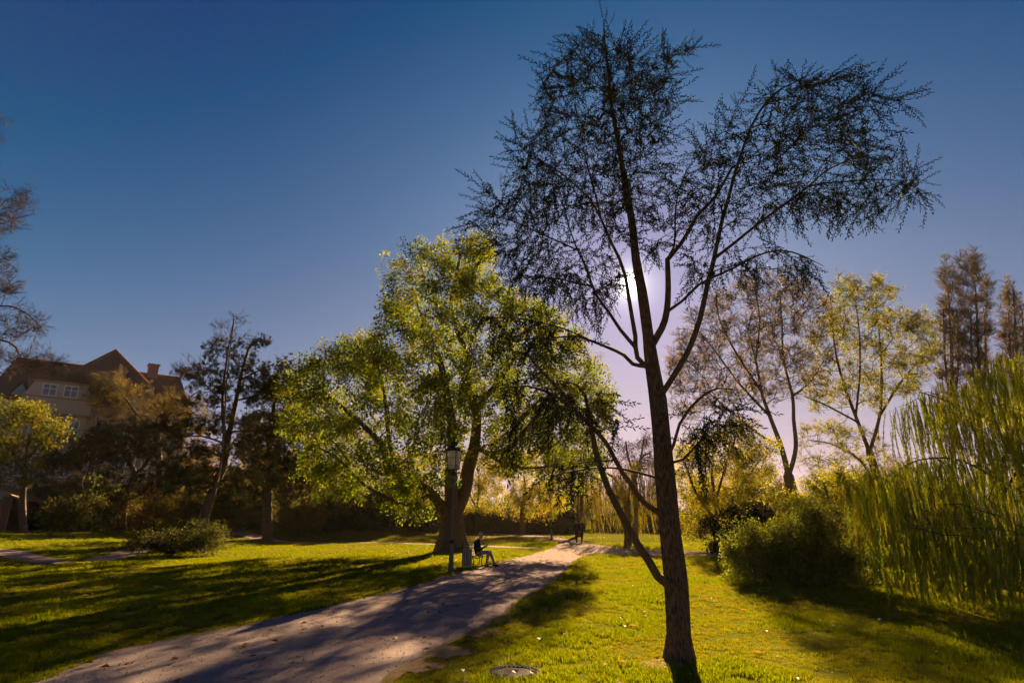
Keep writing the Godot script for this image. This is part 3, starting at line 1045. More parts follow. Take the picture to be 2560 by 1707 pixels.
func seated(base: Vector3, seat: Vector3, turn: float) -> void:
	# local: +x the way the person faces, y up; the seat is under the hips
	var t := thing("person", "grey-haired person in dark jacket and beige trousers sitting on the park bench", "person", base, turn)
	var jk := Color(0.018, 0.016, 0.024)
	var tr := Color(0.24, 0.19, 0.145)
	var sh := Color(0.02, 0.015, 0.02)
	var skin := Color(0.45, 0.28, 0.2)
	var h := seat
	var m := MB.new()
	var hip := h + Vector3(0.02, 0.11, 0)
	var chest := h + Vector3(-0.02, 0.45, 0)
	var neck := h + Vector3(0.05, 0.62, 0)
	var b := [[hip, h + Vector3(-0.02, 0.28, 0), 0.15, 0.145, jk], [h + Vector3(-0.02, 0.28, 0), chest, 0.145, 0.15, jk], [chest + Vector3(0, 0.06, -0.13), chest + Vector3(0, 0.06, 0.13), 0.085, 0.085, jk], [chest + Vector3(0.01, 0.1, 0), neck, 0.075, 0.052, jk], [neck, neck + Vector3(0.03, 0.06, 0), 0.05, 0.05, skin]]
	# legs: the far one reaches out, the near one is planted
	var k1 := h + Vector3(0.47, 0.12, 0.1)
	var a1 := Vector3(0.43, 0.09, 0.1) + Vector3(h.x, 0, 0)
	var k2 := h + Vector3(0.5, 0.13, -0.1)
	var a2 := Vector3(0.72, 0.12, -0.1) + Vector3(h.x, 0, 0)
	for q in [[0.08, k1, a1], [-0.08, k2, a2]]:
		b.append([hip + Vector3(0.02, -0.02, q[0]), q[1], 0.098, 0.068, tr])
		b.append([q[1], q[2] + Vector3(0, 0.03, 0), 0.066, 0.05, tr])
		b.append([q[2] + Vector3(-0.03, -0.04, 0), q[2] + Vector3(0.17, -0.055, 0), 0.045, 0.035, sh])
	# arms: elbows at the sides, hands together before the chest holding something small
	var ends := []
	for s in [1.0, -1.0]:
		var shd := chest + Vector3(0.0, 0.07, 0.18 * s)
		var el := h + Vector3(0.06, 0.2, 0.23 * s)
		var wr := h + Vector3(0.29, 0.33, 0.07 * s)
		b.append([shd, el, 0.062, 0.05, jk]); b.append([el, wr, 0.05, 0.036, jk])
		b.append([wr, wr + Vector3(0.03, 0.01, -0.01 * s), 0.028, 0.026, skin])
		ends.append([wr + Vector3(0.02, 0.005, 0), s])
	body(b, 0.022, 0.05, m)
	for e in ends:
		hand(m, e[0], Vector3(0.85, 0.45, -0.28 * e[1]).normalized(), Vector3(-0.2, 0.2, -0.9 * e[1]).normalized(), 0.8, skin)
	var hm := MB.new()
	head(m, neck + Vector3(0.075, 0.16, 0), Vector3(0.93, -0.36, 0).normalized(), skin, Color(0.4, 0.36, 0.31), hm)
	put(t, "body", m.mesh(), M.paint)
	put(t, "hair", hm.mesh(), M.paint)
	var ph := thing("phone", "small dark object held in both hands of the person on the bench", "phone", base, turn)
	var mb := MB.new()
	mb.col = Color(0.03, 0.03, 0.035)
	mb.box(Vector3(-0.006, -0.075, -0.038), Vector3(0.006, 0.075, 0.038), Transform3D(Basis(Vector3.FORWARD, 0.5), h + Vector3(0.405, 0.41, 0)), 0.004)
	put(ph, "case", mb.mesh(), M.iron)

func walker(base: Vector3, turn: float, label: String, jk: Color, tr: Color, hair: Color, step: float, tall: float) -> void:
	var t := thing("person", label, "person", base, turn, "people walking on the path")
	var skin := Color(0.42, 0.27, 0.2)
	var m := MB.new()
	var s := tall / 1.75
	var hip := Vector3(0, 0.95, 0) * s
	var chest := Vector3(0.02, 1.32, 0) * s
	var neck := Vector3(0.02, 1.5, 0) * s
	var b := [[hip, chest, 0.145 * s, 0.14 * s, jk], [chest + Vector3(0, 0.07, -0.12) * s, chest + Vector3(0, 0.07, 0.12) * s, 0.08, 0.08, jk], [chest, neck, 0.09, 0.055, jk], [neck, neck + Vector3(0.01, 0.07, 0), 0.05, 0.05, skin]]
	for q in [[0.09, step], [-0.09, -step]]:
		var kn := Vector3(q[1] * 0.6 + 0.04, 0.5, q[0]) * s
		var an := Vector3(q[1], 0.09 + (0.04 if q[1] < 0 else 0.0), q[0]) * s
		b.append([hip + Vector3(0, -0.06, q[0]) * s, kn, 0.092, 0.066, tr]); b.append([kn, an, 0.064, 0.048, tr])
		b.append([an + Vector3(-0.03, -0.05, 0), an + Vector3(0.15, -0.055, 0), 0.042, 0.034, Color(0.02, 0.02, 0.02)])
		var sh := chest + Vector3(0, 0.07, q[0] * 2.0) * s
		var el := sh + Vector3(-q[1] * 0.35, -0.28, q[0] * 0.4) * s
		var wr := el + Vector3(-q[1] * 0.3 + 0.1, -0.23, 0) * s
		b.append([sh, el, 0.06, 0.048, jk]); b.append([el, wr, 0.046, 0.034, jk])
		b.append([wr, wr + Vector3(0.01, -0.03, 0), 0.027, 0.027, skin])
		hand(m, wr + Vector3(0, -0.02, 0), Vector3(0.15, -1, 0).normalized(), Vector3(0, 0, -signf(q[0])), 0.5, skin)
	body(b, 0.026, 0.05, m)
	var hm := MB.new()
	head(m, neck + Vector3(0.03, 0.165, 0), Vector3(1, -0.05, 0).normalized(), skin, hair, hm)
	put(t, "body", m.mesh(), M.paint)
	put(t, "hair", hm.mesh(), M.paint)


# ------------------------------------------------------------------ sky, sun, camera
func make_light() -> void:
	var cam := Camera3D.new()
	cam.name = "camera"
	add_child(cam)
	cam.position = Vector3(0, EYE, 0)
	cam.rotation = Vector3(deg_to_rad(PITCH), 0, 0)
	cam.fov = rad_to_deg(2.0 * atan(853.5 / F))
	cam.near = 0.1
	cam.far = 2000.0
	cam.current = true
	var s := ray(SUN_PX.x, SUN_PX.y).normalized()
	var w := 1024
	var h := 512
	var im := Image.create(w, h, false, Image.FORMAT_RGBF)
	for y in h:
		var th := (y + 0.5) / h * PI
		var up := cos(th)
		var flat := sin(th)
		var el := rad_to_deg(asin(up))
		var e := maxf(el, 0.0)
		var low := exp(-e / 14.0)
		var base := Color(0.589 * exp(-e / 8.0), 0.445 * exp(-e / 16.0), 0.332 * exp(-e / 16.0) + 0.256 * exp(-e / 40.0))
		var dim := clampf(-el / 6.0, 0, 1)
		for x in w:
			var a := (x + 0.5) / w * TAU
			var dir := Vector3(sin(a) * flat, up, -cos(a) * flat)
			var g := rad_to_deg(acos(clampf(dir.dot(s), -1, 1)))
			var n := exp(-(g / 10.0) * (g / 10.0))
			var mid := exp(-(g / 22.0) * (g / 22.0))
			var wide := exp(-g / 30.0)
			var haze := low * exp(-(g / 30.0) * (g / 30.0))
			var hot := exp(-(g / 2.0) * (g / 2.0)) * 0.6 + exp(-(g / 0.62) * (g / 0.62)) * 18.0
			var c := Color(base.r + 0.2 * n + 0.055 * mid + 0.93 * haze + hot, base.g + 0.05 * n + 0.125 * mid + 0.075 * wide + 0.32 * haze + hot * 0.92, base.b + 0.09 * n + 0.12 * mid + 0.225 * wide + hot * 0.8)
			c = Color(maxf(c.r - 0.02, 0.004), maxf(c.g - 0.009, 0.004), c.b)
			im.set_pixel(x, y, c.lerp(Color(0.05, 0.045, 0.03), dim))
	var pan := PanoramaSkyMaterial.new()
	pan.panorama = ImageTexture.create_from_image(im)
	var sky := Sky.new()
	sky.sky_material = pan
	var env := Environment.new()
	env.background_mode = Environment.BG_SKY
	env.sky = sky
	env.background_energy_multiplier = 1.0 / EXPOSURE
	env.tonemap_mode = Environment.TONE_MAPPER_LINEAR
	env.tonemap_exposure = EXPOSURE
	env.fog_enabled = true
	env.fog_density = 0.00016
	env.fog_light_color = Color(1, 0.93, 0.85)
	env.sdfgi_enabled = true
	env.ssao_enabled = true
	env.ssil_enabled = true
	var we := WorldEnvironment.new()
	we.name = "environment"
	we.environment = env
	add_child(we)
	var sun := DirectionalLight3D.new()
	sun.name = "sun"
	add_child(sun)
	sun.look_at_from_position(s * 50.0, Vector3.ZERO)
	sun.light_energy = 1.6
	sun.light_color = Color(1.0, 0.87, 0.66)
	sun.light_angular_distance = 0.55
	sun.shadow_enabled = true


# ------------------------------------------------------------------ ground and paths
func make_ground() -> void:
	var xs := []
	var zs := []
	var v := -76.0
	for q in [-600.0, -420.0, -280.0, -180.0, -120.0, -95.0]:
		xs.append(q)
	while v <= 76.0:
		xs.append(v); v += 1.6
	for q in [95.0, 120.0, 180.0, 280.0, 420.0, 600.0]:
		xs.append(q)
	for q in [60.0, 40.0, 25.0]:
		zs.append(q)
	v = 16.0
	while v >= -96.0:
		zs.append(v); v -= 1.6
	for q in [-110.0, -140.0, -200.0, -300.0, -450.0, -700.0]:
		zs.append(q)
	var nz := noise(55, 0.06, 3)
	var m := MB.new()
	for z in zs:
		for x in xs:
			var t := 1.0 + 0.28 * nz.get_noise_2d(x, z)
			m.col = Color(t * (1.0 + 0.15 * nz.get_noise_2d(x + 90, z)), t, t)
			var n := Vector3(land(x - 0.5, z) - land(x + 0.5, z), 1.0, land(x, z - 0.5) - land(x, z + 0.5)).normalized()
			m.vert(Vector3(x, land(x, z), z), n)
	var c := xs.size()
	for j in zs.size() - 1:
		for k in c - 1:
			var a := j * c + k
			m.i.append_array(PackedInt32Array([a, a + c, a + 1, a + 1, a + c, a + c + 1]))
	var o := put(self, "lawn", m.mesh(), M.lawn)
	o.set_meta("kind", "structure")

func outline(px: Array, jitter: float, sd: int, swell := 0.0) -> PackedVector2Array:
	var q := []
	for k in range(0, px.size(), 2):
		var p := ground(px[k], px[k + 1])
		q.append(Vector2(p.x, p.z))
	var nz := noise(sd, 0.7, 3)
	var out := PackedVector2Array()
	var n := q.size()
	for k in n:
		var a: Vector2 = q[(k + n - 1) % n]
		var b: Vector2 = q[k]
		var d: Vector2 = q[(k + 1) % n]
		var e: Vector2 = q[(k + 2) % n]
		var m := clampi(int(b.distance_to(d) / 0.28), 1, 60)
		for j in m:
			var t := float(j) / m
			var p := b.cubic_interpolate(d, a, e, t) if b.distance_to(d) < 14.0 else b.lerp(d, t)
			out.append(p + Vector2(nz.get_noise_2d(p.x, p.y), nz.get_noise_2d(p.x + 50, p.y)) * jitter)
	if swell > 0.0:
		var big := Geometry2D.offset_polygon(out, swell)
		var nz2 := noise(sd + 1, 0.35, 3)
		out = big[0]
		for k in out.size():
			out[k] += Vector2(nz2.get_noise_2d(out[k].x, out[k].y), nz2.get_noise_2d(out[k].x + 70, out[k].y)) * swell * 1.6
	return out

func sheet(called: String, poly: PackedVector2Array, y: float, m: Material) -> void:
	var mb := MB.new()
	for p in poly:
		mb.vert(Vector3(p.x, land(p.x, p.y) + y, p.y), Vector3.UP)
	var tr := Geometry2D.triangulate_polygon(poly)
	for k in range(0, tr.size(), 3):
		var a := poly[tr[k]]
		var b := poly[tr[k + 1]]
		var c := poly[tr[k + 2]]
		if (b - a).cross(c - a) > 0: mb.i.append_array(PackedInt32Array([tr[k], tr[k + 1], tr[k + 2]]))
		else: mb.i.append_array(PackedInt32Array([tr[k], tr[k + 2], tr[k + 1]]))
	var o := put(self, called, mb.mesh(), m)
	o.set_meta("kind", "structure")

func ribbon(called: String, px: Array, width: float, m: Material) -> void:
	var q := []
	for k in range(0, px.size(), 2):
		q.append(ground(px[k], px[k + 1]))
	var mb := MB.new()
	var poly := PackedVector2Array()
	var back := PackedVector2Array()
	var nz := noise(77, 0.5, 2)
	var rows := 0
	for k in q.size() - 1:
		var a: Vector3 = q[maxi(k - 1, 0)]
		var b: Vector3 = q[k]
		var d: Vector3 = q[k + 1]
		var e: Vector3 = q[mini(k + 2, q.size() - 1)]
		var n := int(b.distance_to(d) / 0.8) + 1
		for j in n:
			var p := b.cubic_interpolate(d, a, e, float(j) / n)
			var side := (d - b).cross(Vector3.UP).normalized()
			for s in [-1.0, 1.0]:
				var r: Vector3 = p + side * s * (width / 2 + 0.12 * nz.get_noise_2d(p.x, p.z + s * 30))
				mb.vert(Vector3(r.x, land(r.x, r.z) + 0.022, r.z), Vector3.UP)
				if s < 0: poly.append(Vector2(r.x, r.z))
				else: back.append(Vector2(r.x, r.z))
			rows += 1
	for k in rows - 1:
		mb.i.append_array(PackedInt32Array([k * 2, k * 2 + 2, k * 2 + 1, k * 2 + 1, k * 2 + 2, k * 2 + 3]))
	back.reverse()
	poly.append_array(back)
	path_polys.append(poly)
	put(self, called, mb.mesh(), m).set_meta("kind", "structure")

func make_paths() -> void:
	var main := [-420, 1900, 128, 1694, 319, 1624, 574, 1573, 829, 1516, 1020, 1471, 1148, 1434, 1215, 1415, 1293, 1396, 1340, 1384, 1374, 1373, 1393, 1363, 1402, 1355, 1390, 1349, 1350, 1344, 1300, 1340.5, 1240, 1337,
		1240, 1335, 1300, 1336.5, 1345, 1339, 1385, 1343, 1410, 1347, 1439, 1352, 1497, 1363, 1568, 1370, 1638, 1375, 1740, 1379, 1840, 1383, 1960, 1388,
		1960, 1398, 1843, 1394, 1740, 1390, 1641, 1389, 1556, 1385, 1490, 1384, 1458, 1390, 1436, 1402, 1414, 1424, 1392, 1444, 1350, 1472, 1300, 1503, 1250, 1540, 1200, 1566, 1130, 1600, 1078, 1626, 1010, 1665, 955, 1700, 760, 1900]
	path_poly = outline(main, 0.05, 61)
	path_polys.append(path_poly)
	sheet("path_verge", outline(main, 0.03, 62, 0.13), 0.006, M.dirt)
	sheet("path", path_poly, 0.012, M.path)
	ribbon("side_path", [-260, 1318, 0, 1324.5, 260, 1331, 480, 1339, 720, 1350, 960, 1357.5, 1100, 1362, 1200, 1365.5, 1290, 1369, 1368, 1371], 1.5, M.path)
	# worn sandy patches along the right edge
	for q in [[1278, 1514, 0.35], [1240, 1548, 0.3], [1190, 1580, 0.4], [1085, 1630, 0.45], [1040, 1668, 0.3], [1405, 1440, 0.3], [1330, 1488, 0.3], [1660, 1660, 0.28]]:
		var c := ground(q[0], q[1])
		var poly := PackedVector2Array()
		var nz := noise(int(q[0]), 0.9, 2)
		for k in 22:
			var a := TAU * k / 22
			var r: float = q[2] * (1.0 + 0.5 * nz.get_noise_2d(cos(a) * 2, sin(a) * 2))
			poly.append(Vector2(c.x + cos(a) * r * 1.2, c.z + sin(a) * r))
		sheet("bare_earth", poly, 0.009 + 0.0002 * int(q[0]) / 1000.0, M.dirt)

func on_path(x: float, z: float) -> bool:
	var p := Vector2(x, z)
	for q in path_polys:
		if Geometry2D.is_point_in_polygon(p, q):
			return true
	return false

func make_grass() -> void:
	var g := RandomNumberGenerator.new(); g.seed = 5
	var tufts := []
	for v in 2:
		var m := MB.new()
		for k in 13:
			var a := g.randf() * TAU
			var o := Vector3(cos(a), 0, sin(a)) * 0.055 * sqrt(g.randf())
			var b := g.randf() * TAU
			var out := Vector3(cos(b), 0, sin(b))
			var h := g.randf_range(0.024, 0.055)
			var lean := g.randf_range(0.1, 0.7) * h
			var s := Vector3(-sin(b), 0, cos(b)) * g.randf_range(0.0022, 0.0038)
			var t := g.randf_range(0.75, 1.25)
			m.col = Color(t * g.randf_range(0.9, 1.25), t, t)
			var p0 := o - Vector3(0, 0.01, 0)
			var p1 := o + out * lean * 0.35 + Vector3(0, h * 0.6, 0)
			var p2 := o + out * lean + Vector3(0, h, 0)
			m.quad(p0 - s, p0 + s, p1 + s * 0.8, p1 - s * 0.8)
			m.tri(p1 - s * 0.8, p1 + s * 0.8, p2)
		tufts.append(m.mesh())
	var nz := noise(81, 0.25, 3)
	var nb := noise(82, 1.1, 2)
	var cover := Vector2(ground(1285, 1682).x, ground(1285, 1682).z)
	var bufs := [PackedFloat32Array(), PackedFloat32Array()]
	for band in [[5.2, 9.0, 300.0, 1.0], [9.0, 14.0, 230.0, 1.05], [14.0, 21.0, 120.0, 1.3], [21.0, 32.0, 70.0, 1.5], [32.0, 50.0, 26.0, 1.7]]:
		var area: float = 0.92 * (band[1] * band[1] - band[0] * band[0])
		for k in int(area * band[2]):
			var d := sqrt(lerpf(band[0] * band[0], band[1] * band[1], g.randf()))
			var x := g.randf_range(-0.92, 0.92) * d
			var z := -d
			if cover.distance_to(Vector2(x, z)) < 0.37 or on_path(x, z):
				continue
			var nn := nz.get_noise_2d(x, z)
			if nb.get_noise_2d(x, z) < -0.3:
				continue
			var s: float = band[3] * clampf(0.9 + 0.9 * nn, 0.35, 1.6) * g.randf_range(0.6, 1.3) * (1.7 if g.randf() < 0.02 else 1.0)
			var dry := clampf(0.3 - nn * 1.7 + g.randfn() * 0.22, 0, 1)
			var c := Color(0.15, 0.185, 0.006).lerp(Color(0.25, 0.2, 0.024), dry * 0.65)
			push(bufs[k % 2], Basis(Vector3.UP, g.randf() * TAU).scaled(Vector3(s * 1.1, s, s * 1.1)), Vector3(x, land(x, z), z), c)
	for k in 2:
		var o := swarm(self, "grass", tufts[k], M.grass, bufs[k])
		tag(o, ["short sunlit grass blades covering the park lawn", "dry straw-tinged grass blades mixed through the park lawn"][k], "grass")
	# grit and leaf crumbs on the path, daisies in the lawn
	var pm := MB.new()
	pm.spindle(Vector3(-0.012, 0.0, 0), Vector3(1, 0.1, 0).normalized(), 0.026, 0.009)
	var pb := PackedFloat32Array()
	for k in 14000:
		var d := sqrt(lerpf(30.0, 500.0, pow(g.randf(), 1.3)))
		var x := g.randf_range(-0.92, 0.35) * d
		if not on_path(x, -d):
			continue
		var c := Color(0.3, 0.23, 0.19).lerp(Color(0.14, 0.1, 0.075), g.randf())
		push(pb, Basis(Vector3.UP, g.randf() * TAU).scaled(Vector3.ONE * g.randf_range(0.3, 1.2)), Vector3(x, 0.014, -d), c)
	tag(swarm(self, "path_grit", pm.mesh(), M.paint, pb), "small grit and crumbs scattered over the park path", "grit")
	var dm := MB.new()
	for k in 9:
		var a := TAU * k / 9
		dm.leaf(Vector3(0, 0.06, 0), Vector3(cos(a), 0.25, sin(a)).normalized(), Vector3(-sin(a), 0, cos(a)), 0.014, 0.003)
	dm.col = Color(0.5, 0.6, 0.3)
	dm.tube(PackedVector3Array([Vector3.ZERO, Vector3(0.004, 0.06, 0)]), PackedFloat32Array([0.0015, 0.0015]), 3)
	var db := PackedFloat32Array()
	for k in 500:
		var d := sqrt(lerpf(36.0, 600.0, g.randf()))
		var x := g.randf_range(-0.9, 0.9) * d
		if on_path(x, -d) or nz.get_noise_2d(x * 1.5, d * 1.5) < 0.1:
			continue
		push(db, Basis(Vector3.UP, g.randf() * TAU).scaled(Vector3.ONE * g.randf_range(0.8, 1.4)), Vector3(x, 0, -d), Color(0.75, 0.72, 0.66))
	tag(swarm(self, "daisies", dm.mesh(), M.grass, db), "tiny white daisies dotted through the lawn", "flowers")
	# fallen leaves, thickest under the broad tree and along the hedges
	var lm := MB.new()
	lm.leaf(Vector3(-0.05, 0.008, 0), Vector3(1, 0.05, 0).normalized(), Vector3(0, 0.2, 1), 0.1, 0.035, 0.5)
	var lb := PackedFloat32Array()
	for k in 9000:
		var q: Array = [[-6.0, -36.0, 9.0, 5.0, 0.5], [-16.0, -46.0, 12.0, 3.0, 0.5], [-6.0, -58.0, 7.0, 3.0, 1.0], [-2.0, -62.0, 5.0, 1.5, 1.0], [-2.0, -13.0, 9.0, 7.0, 0.4]][k % 5]
		if g.randf() > q[4]:
			continue
		var x: float = q[0] + g.randfn() * q[2]
		var z: float = q[1] + g.randfn() * q[3]
		if z > -4.0:
			continue
		var c := Color(0.28, 0.12, 0.025).lerp(Color(0.15, 0.075, 0.03), g.randf())
		push(lb, Basis(Vector3.UP, g.randf() * TAU).scaled(Vector3.ONE * g.randf_range(0.7, 1.5)), Vector3(x, land(x, z) + 0.03 + g.randf() * 0.02, z), c)
	var o := swarm(self, "fallen_leaves", lm.mesh(), M.leaf, lb)
	tag(o, "scattered dry orange leaves lying on the lawn under the trees", "leaves")


# ------------------------------------------------------------------ street furniture
func make_lamp(base: Vector3, called: String, label: String, s: float, turn: float) -> void:
	var t := thing(called, label, "street lamp", base, turn)
	t.scale = Vector3.ONE * s
	var m := MB.new()
	m.lathe([[0.13, -0.1], [0.13, 0.12], [0.1, 0.2], [0.075, 0.9], [0.065, 1.0], [0.05, 1.08], [0.042, 3.7], [0.0, 3.72]], 14)
	put(t, "post", m.mesh(), M.post)
	m = MB.new()
	m.lathe([[0.052, 1.02], [0.09, 1.05], [0.09, 1.1], [0.052, 1.14]], 14)
	put(t, "collar", m.mesh(), M.iron)
	m = MB.new()
	m.lathe([[0.05, 3.55], [0.075, 3.6], [0.075, 3.66], [0.05, 3.7]], 14)
	put(t, "collar", m.mesh(), M.iron)
	m = MB.new()
	m.tube(PackedVector3Array([Vector3(0, 3.62, 0), Vector3(0.3, 3.66, 0), Vector3(0.48, 3.62, 0)]), PackedFloat32Array([0.02, 0.017, 0.012]), 8)
	put(t, "ladder_bar", m.mesh(), M.iron)
	# lantern: four tapering panes with glazing bars between corner irons
	var y0 := 3.78
	var y1 := 4.5
	var a0 := 0.15
	var a1 := 0.215
	var fr := MB.new()
	fr.lathe([[0.05, 3.7], [0.06, 3.74], [0.22, 3.765], [0.22, 3.785], [0.0, 3.786]], 4, Vector3.ZERO, true)
	for k in 4:
		var an := PI / 2 * k
		var d := Vector3(cos(an), 0, sin(an))
		fr.tube(PackedVector3Array([d * (a0 * 1.41) + Vector3.UP * y0, d * (a1 * 1.41) + Vector3.UP * y1]), PackedFloat32Array([0.016, 0.016]), 6)
	put(t, "lantern_frame", fr.mesh(), M.iron)
	for k in 4:
		var an := PI / 4 + PI / 2 * k
		var d := Vector3(cos(an), 0, sin(an))
		var e := Vector3(-sin(an), 0, cos(an))
		var p := MB.new()
		var q := [d * a0 - e * a0 + Vector3.UP * y0, d * a0 + e * a0 + Vector3.UP * y0, d * a1 + e * a1 + Vector3.UP * y1, d * a1 - e * a1 + Vector3.UP * y1]
		p.quad(q[1], q[0], q[3], q[2])
		for z in 4:
			q[z] -= d * 0.006
		p.quad(q[0], q[1], q[2], q[3])
		var pane := put(t, "pane", p.mesh(), M.milk)
		var bars := MB.new()
		for f in [-0.33, 0.33]:
			bars.tube(PackedVector3Array([d * (a0 + 0.004) + e * a0 * f + Vector3.UP * y0, d * (a1 + 0.004) + e * a1 * f + Vector3.UP * y1]), PackedFloat32Array([0.007, 0.007]), 4)
		for f in [0.2, 0.62]:
			var aa := lerpf(a0, a1, f)
			bars.tube(PackedVector3Array([d * (aa + 0.004) - e * aa + Vector3.UP * lerpf(y0, y1, f), d * (aa + 0.004) + e * aa + Vector3.UP * lerpf(y0, y1, f)]), PackedFloat32Array([0.007, 0.007]), 4)
		put(pane, "glazing_bar", bars.mesh(), M.iron)
	var cap := MB.new()
	cap.lathe([[0.34, 4.49], [0.35, 4.53], [0.2, 4.66], [0.13, 4.7], [0.13, 4.78], [0.16, 4.8], [0.05, 4.9], [0.03, 4.98], [0.045, 5.02], [0.0, 5.08]], 4, Vector3.ZERO, true)
	put(t, "cap", cap.mesh(), M.iron)

func make_bench(base: Vector3, turn: float) -> void:
	# local: faces +x, runs along z
	var t := thing("park_bench", "wooden slatted park bench with iron legs beside the path, person sitting on it", "bench", base, turn)
	var wd := [plain(0.34, 0.25, 0.17), plain(0.4, 0.3, 0.21), plain(0.29, 0.21, 0.14)]
	for k in 5:
		var m := MB.new()
		m.box(Vector3(-0.22 + k * 0.1, 0.425, -1.75), Vector3(-0.135 + k * 0.1, 0.455, 0.08), Transform3D.IDENTITY, 0.006)
		put(t, "slat", m.mesh(), wd[k % 3]).set_meta("label", "pale wooden seat slat")
	for k in 4:
		var m := MB.new()
		m.box(Vector3(-0.015, -0.04, -1.75), Vector3(0.015, 0.04, 0.08), Transform3D(Basis(Vector3.BACK, 0.22), Vector3(-0.25 - k * 0.025, 0.52 + k * 0.11, 0)), 0.006)
		put(t, "slat", m.mesh(), wd[(k + 1) % 3]).set_meta("label", "pale wooden backrest slat")
	for z in [-0.1, -1.55]:
		var m := MB.new()
		var rr := PackedFloat32Array([0.022, 0.02, 0.02, 0.02])
		m.tube(PackedVector3Array([Vector3(-0.2, 0, z), Vector3(-0.13, 0.12, z), Vector3(-0.14, 0.28, z), Vector3(-0.24, 0.42, z)]), rr, 8)
		m.tube(PackedVector3Array([Vector3(-0.24, 0.42, z), Vector3(-0.28, 0.6, z), Vector3(-0.35, 0.9, z)]), PackedFloat32Array([0.02, 0.018, 0.014]), 8)
		put(t, "leg", m.mesh(), M.iron)
		m = MB.new()
		m.tube(PackedVector3Array([Vector3(0.24, 0, z), Vector3(0.18, 0.14, z), Vector3(0.2, 0.3, z), Vector3(0.25, 0.42, z)]), rr, 8)
		put(t, "leg", m.mesh(), M.iron)
		m = MB.new()
		m.tube(PackedVector3Array([Vector3(-0.24, 0.41, z), Vector3(0, 0.35, z), Vector3(0.25, 0.41, z)]), PackedFloat32Array([0.018, 0.018, 0.018]), 8)
		put(t, "crossbar", m.mesh(), M.iron)

func make_bin(base: Vector3) -> void:
	var t := thing("litter_bin", "pale slatted litter bin with a hooped handle beside the bench", "litter bin", base)
	var mats := [plain(0.24, 0.18, 0.15, 0.7), plain(0.34, 0.27, 0.22, 0.7)]
	for k in 14:
		var a := TAU * k / 14
		var m := MB.new()
		m.box(Vector3(-0.026, 0.06, -0.008), Vector3(0.026, 0.72, 0.008), Transform3D(Basis(Vector3.UP, a), Vector3(sin(a), 0, cos(a)) * 0.175), 0.004)
		put(t, "slat", m.mesh(), mats[k % 2])
	var m := MB.new()
	for y in [0.12, 0.66]:
		var ring := PackedVector3Array()
		var rr := PackedFloat32Array()
		for k in 25:
			ring.append(Vector3(cos(TAU * k / 24) * 0.16, y, sin(TAU * k / 24) * 0.16)); rr.append(0.01)
		m.tube(ring, rr, 6)
	put(t, "hoop", m.mesh(), M.iron)
	m = MB.new()
	m.lathe([[0.0, 0.08], [0.15, 0.08], [0.155, 0.7], [0.145, 0.7], [0.14, 0.1], [0.0, 0.1]], 20)
	put(t, "liner", m.mesh(), M.iron)
	m = MB.new()
	m.tube(PackedVector3Array([Vector3(-0.2, -0.1, 0), Vector3(-0.2, 0.4, 0), Vector3(-0.2, 1.0, 0)]), PackedFloat32Array([0.022, 0.022, 0.02]), 10)
	put(t, "post", m.mesh(), M.iron)
	m = MB.new()
	m.tube(PackedVector3Array([Vector3(-0.07, 0.68, 0.12), Vector3(-0.06, 0.9, 0.1), Vector3(0, 1.02, 0.08), Vector3(0.06, 0.9, 0.06), Vector3(0.07, 0.68, 0.04)]), PackedFloat32Array([0.012, 0.012, 0.012, 0.012, 0.012]), 8)
	put(t, "handle", m.mesh(), M.post)

func make_cover(base: Vector3) -> void:
	var t := thing("manhole_cover", "round iron manhole cover with a toothed rim set in the grass", "manhole cover", base)
	var m := MB.new()
	m.lathe([[0.37, -0.05], [0.37, 0.016], [0.36, 0.022], [0.34, 0.022], [0.335, 0.012]], 48)
	put(t, "frame", m.mesh(), plain(0.045, 0.036, 0.03, 0.9))
	m = MB.new()
	m.lathe([[0.33, -0.03], [0.33, 0.014], [0.322, 0.02], [0.255, 0.02], [0.25, 0.012], [0.0, 0.014]], 48)
	put(t, "plate", m.mesh(), plain(0.035, 0.03, 0.03, 0.9))
	var stud := MB.new()
	stud.box(Vector3(-0.011, 0.018, 0.272), Vector3(0.011, 0.03, 0.315), Transform3D.IDENTITY, 0.003)
	var sm := stud.mesh()
	var mt := plain(0.06, 0.047, 0.04, 0.85)
	for k in 30:
		put(t, "tooth", sm, mt).rotation.y = TAU * k / 30

func make_sprinkler(base: Vector3) -> void:
	var t := thing("lawn_sprinkler", "small dark upright sprinkler on a sled base standing on the lawn", "sprinkler", base)
	var m := MB.new()
	m.lathe([[0.014, 0.02], [0.014, 0.2], [0.022, 0.21], [0.022, 0.25], [0.0, 0.26]], 10)
	put(t, "riser", m.mesh(), M.iron)
	m = MB.new()
	m.tube(PackedVector3Array([Vector3(-0.1, 0.015, 0.05), Vector3(0, 0.03, 0), Vector3(0.14, 0.015, 0.05)]), PackedFloat32Array([0.012, 0.02, 0.012]), 8)
	m.tube(PackedVector3Array([Vector3(0, 0.015, -0.13), Vector3(0, 0.03, 0), Vector3(0.05, 0.015, 0.1)]), PackedFloat32Array([0.012, 0.02, 0.012]), 8)
	put(t, "foot", m.mesh(), plain(0.2, 0.19, 0.22, 0.4, 0.4))


